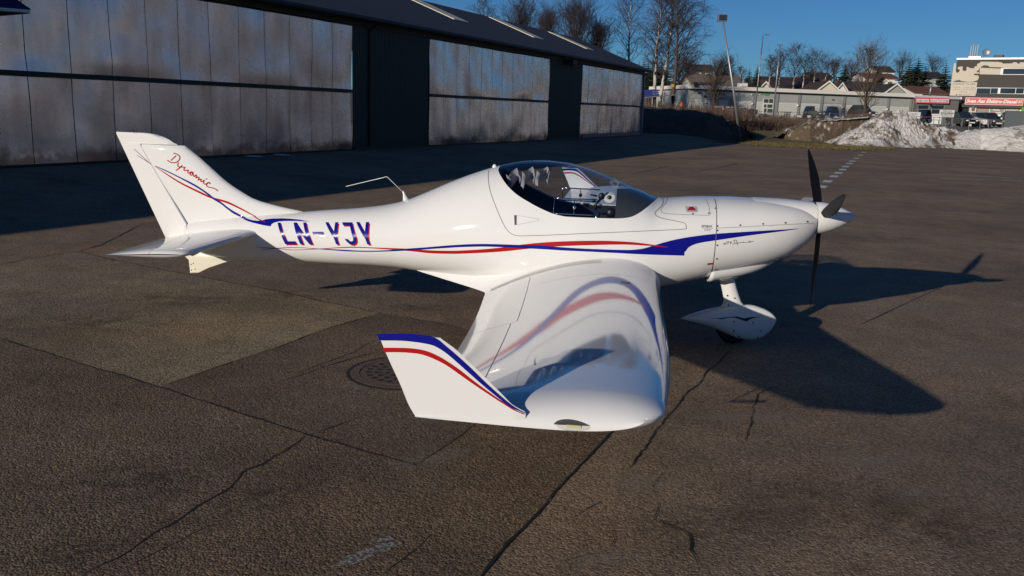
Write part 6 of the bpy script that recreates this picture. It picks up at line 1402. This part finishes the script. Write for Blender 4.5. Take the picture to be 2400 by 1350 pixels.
for i, px in enumerate((1754.5, 1763, 1772)):
    a = at(px-3.6, 268.5, 100); b = at(px+3.6, 268.5, 100); t = at(px, (256.5,254.5,257)[i], 100); w = b.x-a.x; T = thing('wheelie_bin', ('grey wheelie bin nearest the white framed trailer', 'middle grey wheelie bin with a white lid', 'grey wheelie bin nearest the glass entrance')[i], 'bin', tuple(a), 0, 'grey wheelie bins')
    h = t.z-a.z; MB().loft([[(w*.08,.05,.0),(w*.92,.05,.0),(w*.92,.45,.0),(w*.08,.45,.0)],[(0,0,h*.92),(w,0,h*.92),(w,.5,h*.92),(0,.5,h*.92)]], cap=True).build('body', M['darkgrey'], T)
    MB().loft([[(-.02,-.04,h*.92),(w+.02,-.04,h*.92),(w+.02,.54,h*.92),(-.02,.54,h*.92)],[(.05,.04,h),(w-.05,.04,h),(w-.05,.5,h),(.05,.5,h)]], cap=True).build('lid', M['white' if i == 1 else 'galv'], T)
# shed roof and blue tarpaulin under the birches
o = at(1503, 236, 79); P = lambda x, y, d=0: at(x, y, 79) - o + Vector((0, d, 0)); SH = thing('lean_to_shed', 'low dark lean-to with a pale roof edge under the birches', 'shed', tuple(o))
MB().prism([P(1498,231.5), P(1590,223), P(1590,220.5), P(1498,228.5)], (0,3,0)).build('roof', M['darkgrey'], SH); MB().prism([P(1498,230.4,-.06), P(1560,225.4,-.06), P(1560,224.2,-.06), P(1498,228.6,-.06)], (0,.05,0)).build('roof_edge', M['galv'], SH)
for x in (1507, 1537, 1574): MB().tube([P(x, 229, .4), P(x, 252, .4)], .07, 6).build('post', M['bark'], SH)
o2 = at(1508, 227, 80.5); Q = lambda x, y: at(x, y, 80.5) - o2; TP = thing('tarpaulin_stack', 'stack under a blue tarpaulin lying on the lean-to beside the hangar corner', 'tarpaulin', tuple(o2)); M['tarp'] = solid('blue tarpaulin', (.02,.035,.20), .5, bump=.6, bscale=4)
for k in range(3):
    y0 = 227 - 5.6*k; MB().prism([Q(1507+k, y0), Q(1546-2*k, y0-2.5), Q(1545-3*k, y0-7.2), Q(1508+k, y0-4.9)], (0,1.8,0)).build('tarpaulin_fold', M['tarp'], TP)
a = at(1576, 200, 81.5); NB = thing('nest_box', 'small yellow nest box on the dark trunked birch', 'nest box', tuple(a)); MB().box(-.14,.14,-.2,0,-.18,.14).build('box', solid('yellow paint', (.45,.26,.03), .6), NB); MB().prism([(-.2,-.24,.12),(.2,-.24,.12),(.2,.02,.24),(-.2,.02,.24)], (0,0,.03)).build('roof', M['bark'], NB)
a = at(1597, 250, 76); CN = thing('traffic_cone', 'small orange cone standing on the crest of the earth bank', 'cone', tuple(a)); MB().lathe([(0,.17),(.05,.16),(.38,.04),(.38,0)], (0,0,.02), n=16).build('cone', solid('orange plastic', (.62,.09,.02), .5), CN, smooth=True); MB().box(-.2,.2,-.2,.2,0,.03).build('base', M['black'], CN)
# grey container and lime board at the right edge
g = gnd(2388, 352); BN = thing('grey_container', 'tall grey steel container cut off by the right edge of the picture', 'container', tuple(g)); hB = at(2398, 262, g.y).z; M['bin'] = solid('grey green steel', (.15,.17,.17), .5, var=.1)
MB().box(0, 2.4, 0, 2.6, .18, hB).build('body', M['bin'], BN); MB().box(.08, 2.3, .05, 2.5, 0, .178).build('skid', M['black'], BN); MB().box(-.03, 2.43, -.03, 2.63, hB, hB+.06).build('lid_rim', M['bin'], BN)
for k in range(4): MB().box(.35+.55*k, .43+.55*k, -.05, -.001, .2, hB-.05).build('rib', M['bin'], BN)
g2 = at(2396, 268, 70); LB = thing('lime_sign', 'lime green sign board at the right edge above the grey container', 'sign', tuple(at(2399, 300, 70))); o = at(2399, 300, 70)
p0, p1 = at(2395.5, 251, 70)-o, at(2430, 268, 70)-o; MB().box(p0.x, p1.x, -.03, .03, p1.z, p0.z).build('board', solid('lime green', (.12,.55,.04), .5), LB); MB().tube([(p0.x+.2, .06, 0), (p0.x+.2, .06, p0.z)], .03, 6).build('post', M['galv'], LB)
# brush and dead grass
def brush(name, pts, mat, hmin, hmax, seed, w=.012, per=3, lean=.35):
    rg = random.Random(seed); V, F = [], []
    for x, y, z in pts:
        for k in range(per):
            h = rg.uniform(hmin, hmax); dx, dy = rg.uniform(-lean, lean)*h, rg.uniform(-lean, lean)*h; a = rg.uniform(0, 3.14); ux, uy = math.cos(a)*w, math.sin(a)*w; n = len(V)
            x0, y0 = x+rg.uniform(-.15,.15), y+rg.uniform(-.15,.15)
            V += [(x0-ux, y0-uy, z), (x0+ux, y0+uy, z), (x0+dx*.45+ux*.7, y0+dy*.45+uy*.7, z+h*.55), (x0+dx*.45-ux*.7, y0+dy*.45-uy*.7, z+h*.55), (x0+dx, y0+dy, z+h)]; F += [(n,n+1,n+2,n+3), (n+3,n+2,n+4)]
    mesh(name, V, F, M[mat], kind='stuff')
br = random.Random(9)
pts = []
for k in range(2600):
    y = br.uniform(77, 90); x = br.uniform(.245*y, .37*y); pts.append((x, y, terr_z(x, y)-.05))
brush('brush', pts, 'brush', .5, 1.25, 1, .016, 4, .5)
pts = []
for k in range(1500):
    u, v = br.random(), br.uniform(.15, 1.0)
    c, f = lerp_list(crest, u), lerp_list(foot, u); q = v; p = f.lerp(c, q); z = -.05 + (f.z-.05) + (c.z-f.z)*sstep(0,1,q)**.8
    if br.random() < .25 + .75*sstep(.6, 1, u): pts.append((p.x, p.y, z+.02))
brush('dead_grass', pts, 'brush', .12, .42, 2, .012, 4, .7)
pts = []
for k in range(700):
    x, y = br.uniform(12, 21), br.uniform(74.5, 84); pts.append((x, y, 1.3+.9*sstep(21, 13, x)*0 + terr_z(x, y)*.4))
brush('bank_scrub', pts, 'brush', .5, 1.5, 3, .016, 4, .4)
pts = []
for k in range(1500):
    t = br.random(); p = lerp_list(fg[:8], t); q = br.uniform(0, 9)**1.0; x, y = p.x*(1+q*.016), p.y+q; pts.append((x, y, .0 + terr_z(x, y)))
brush('verge_grass', pts, 'grass', .05, .16, 4, .02, 4, 1.0)
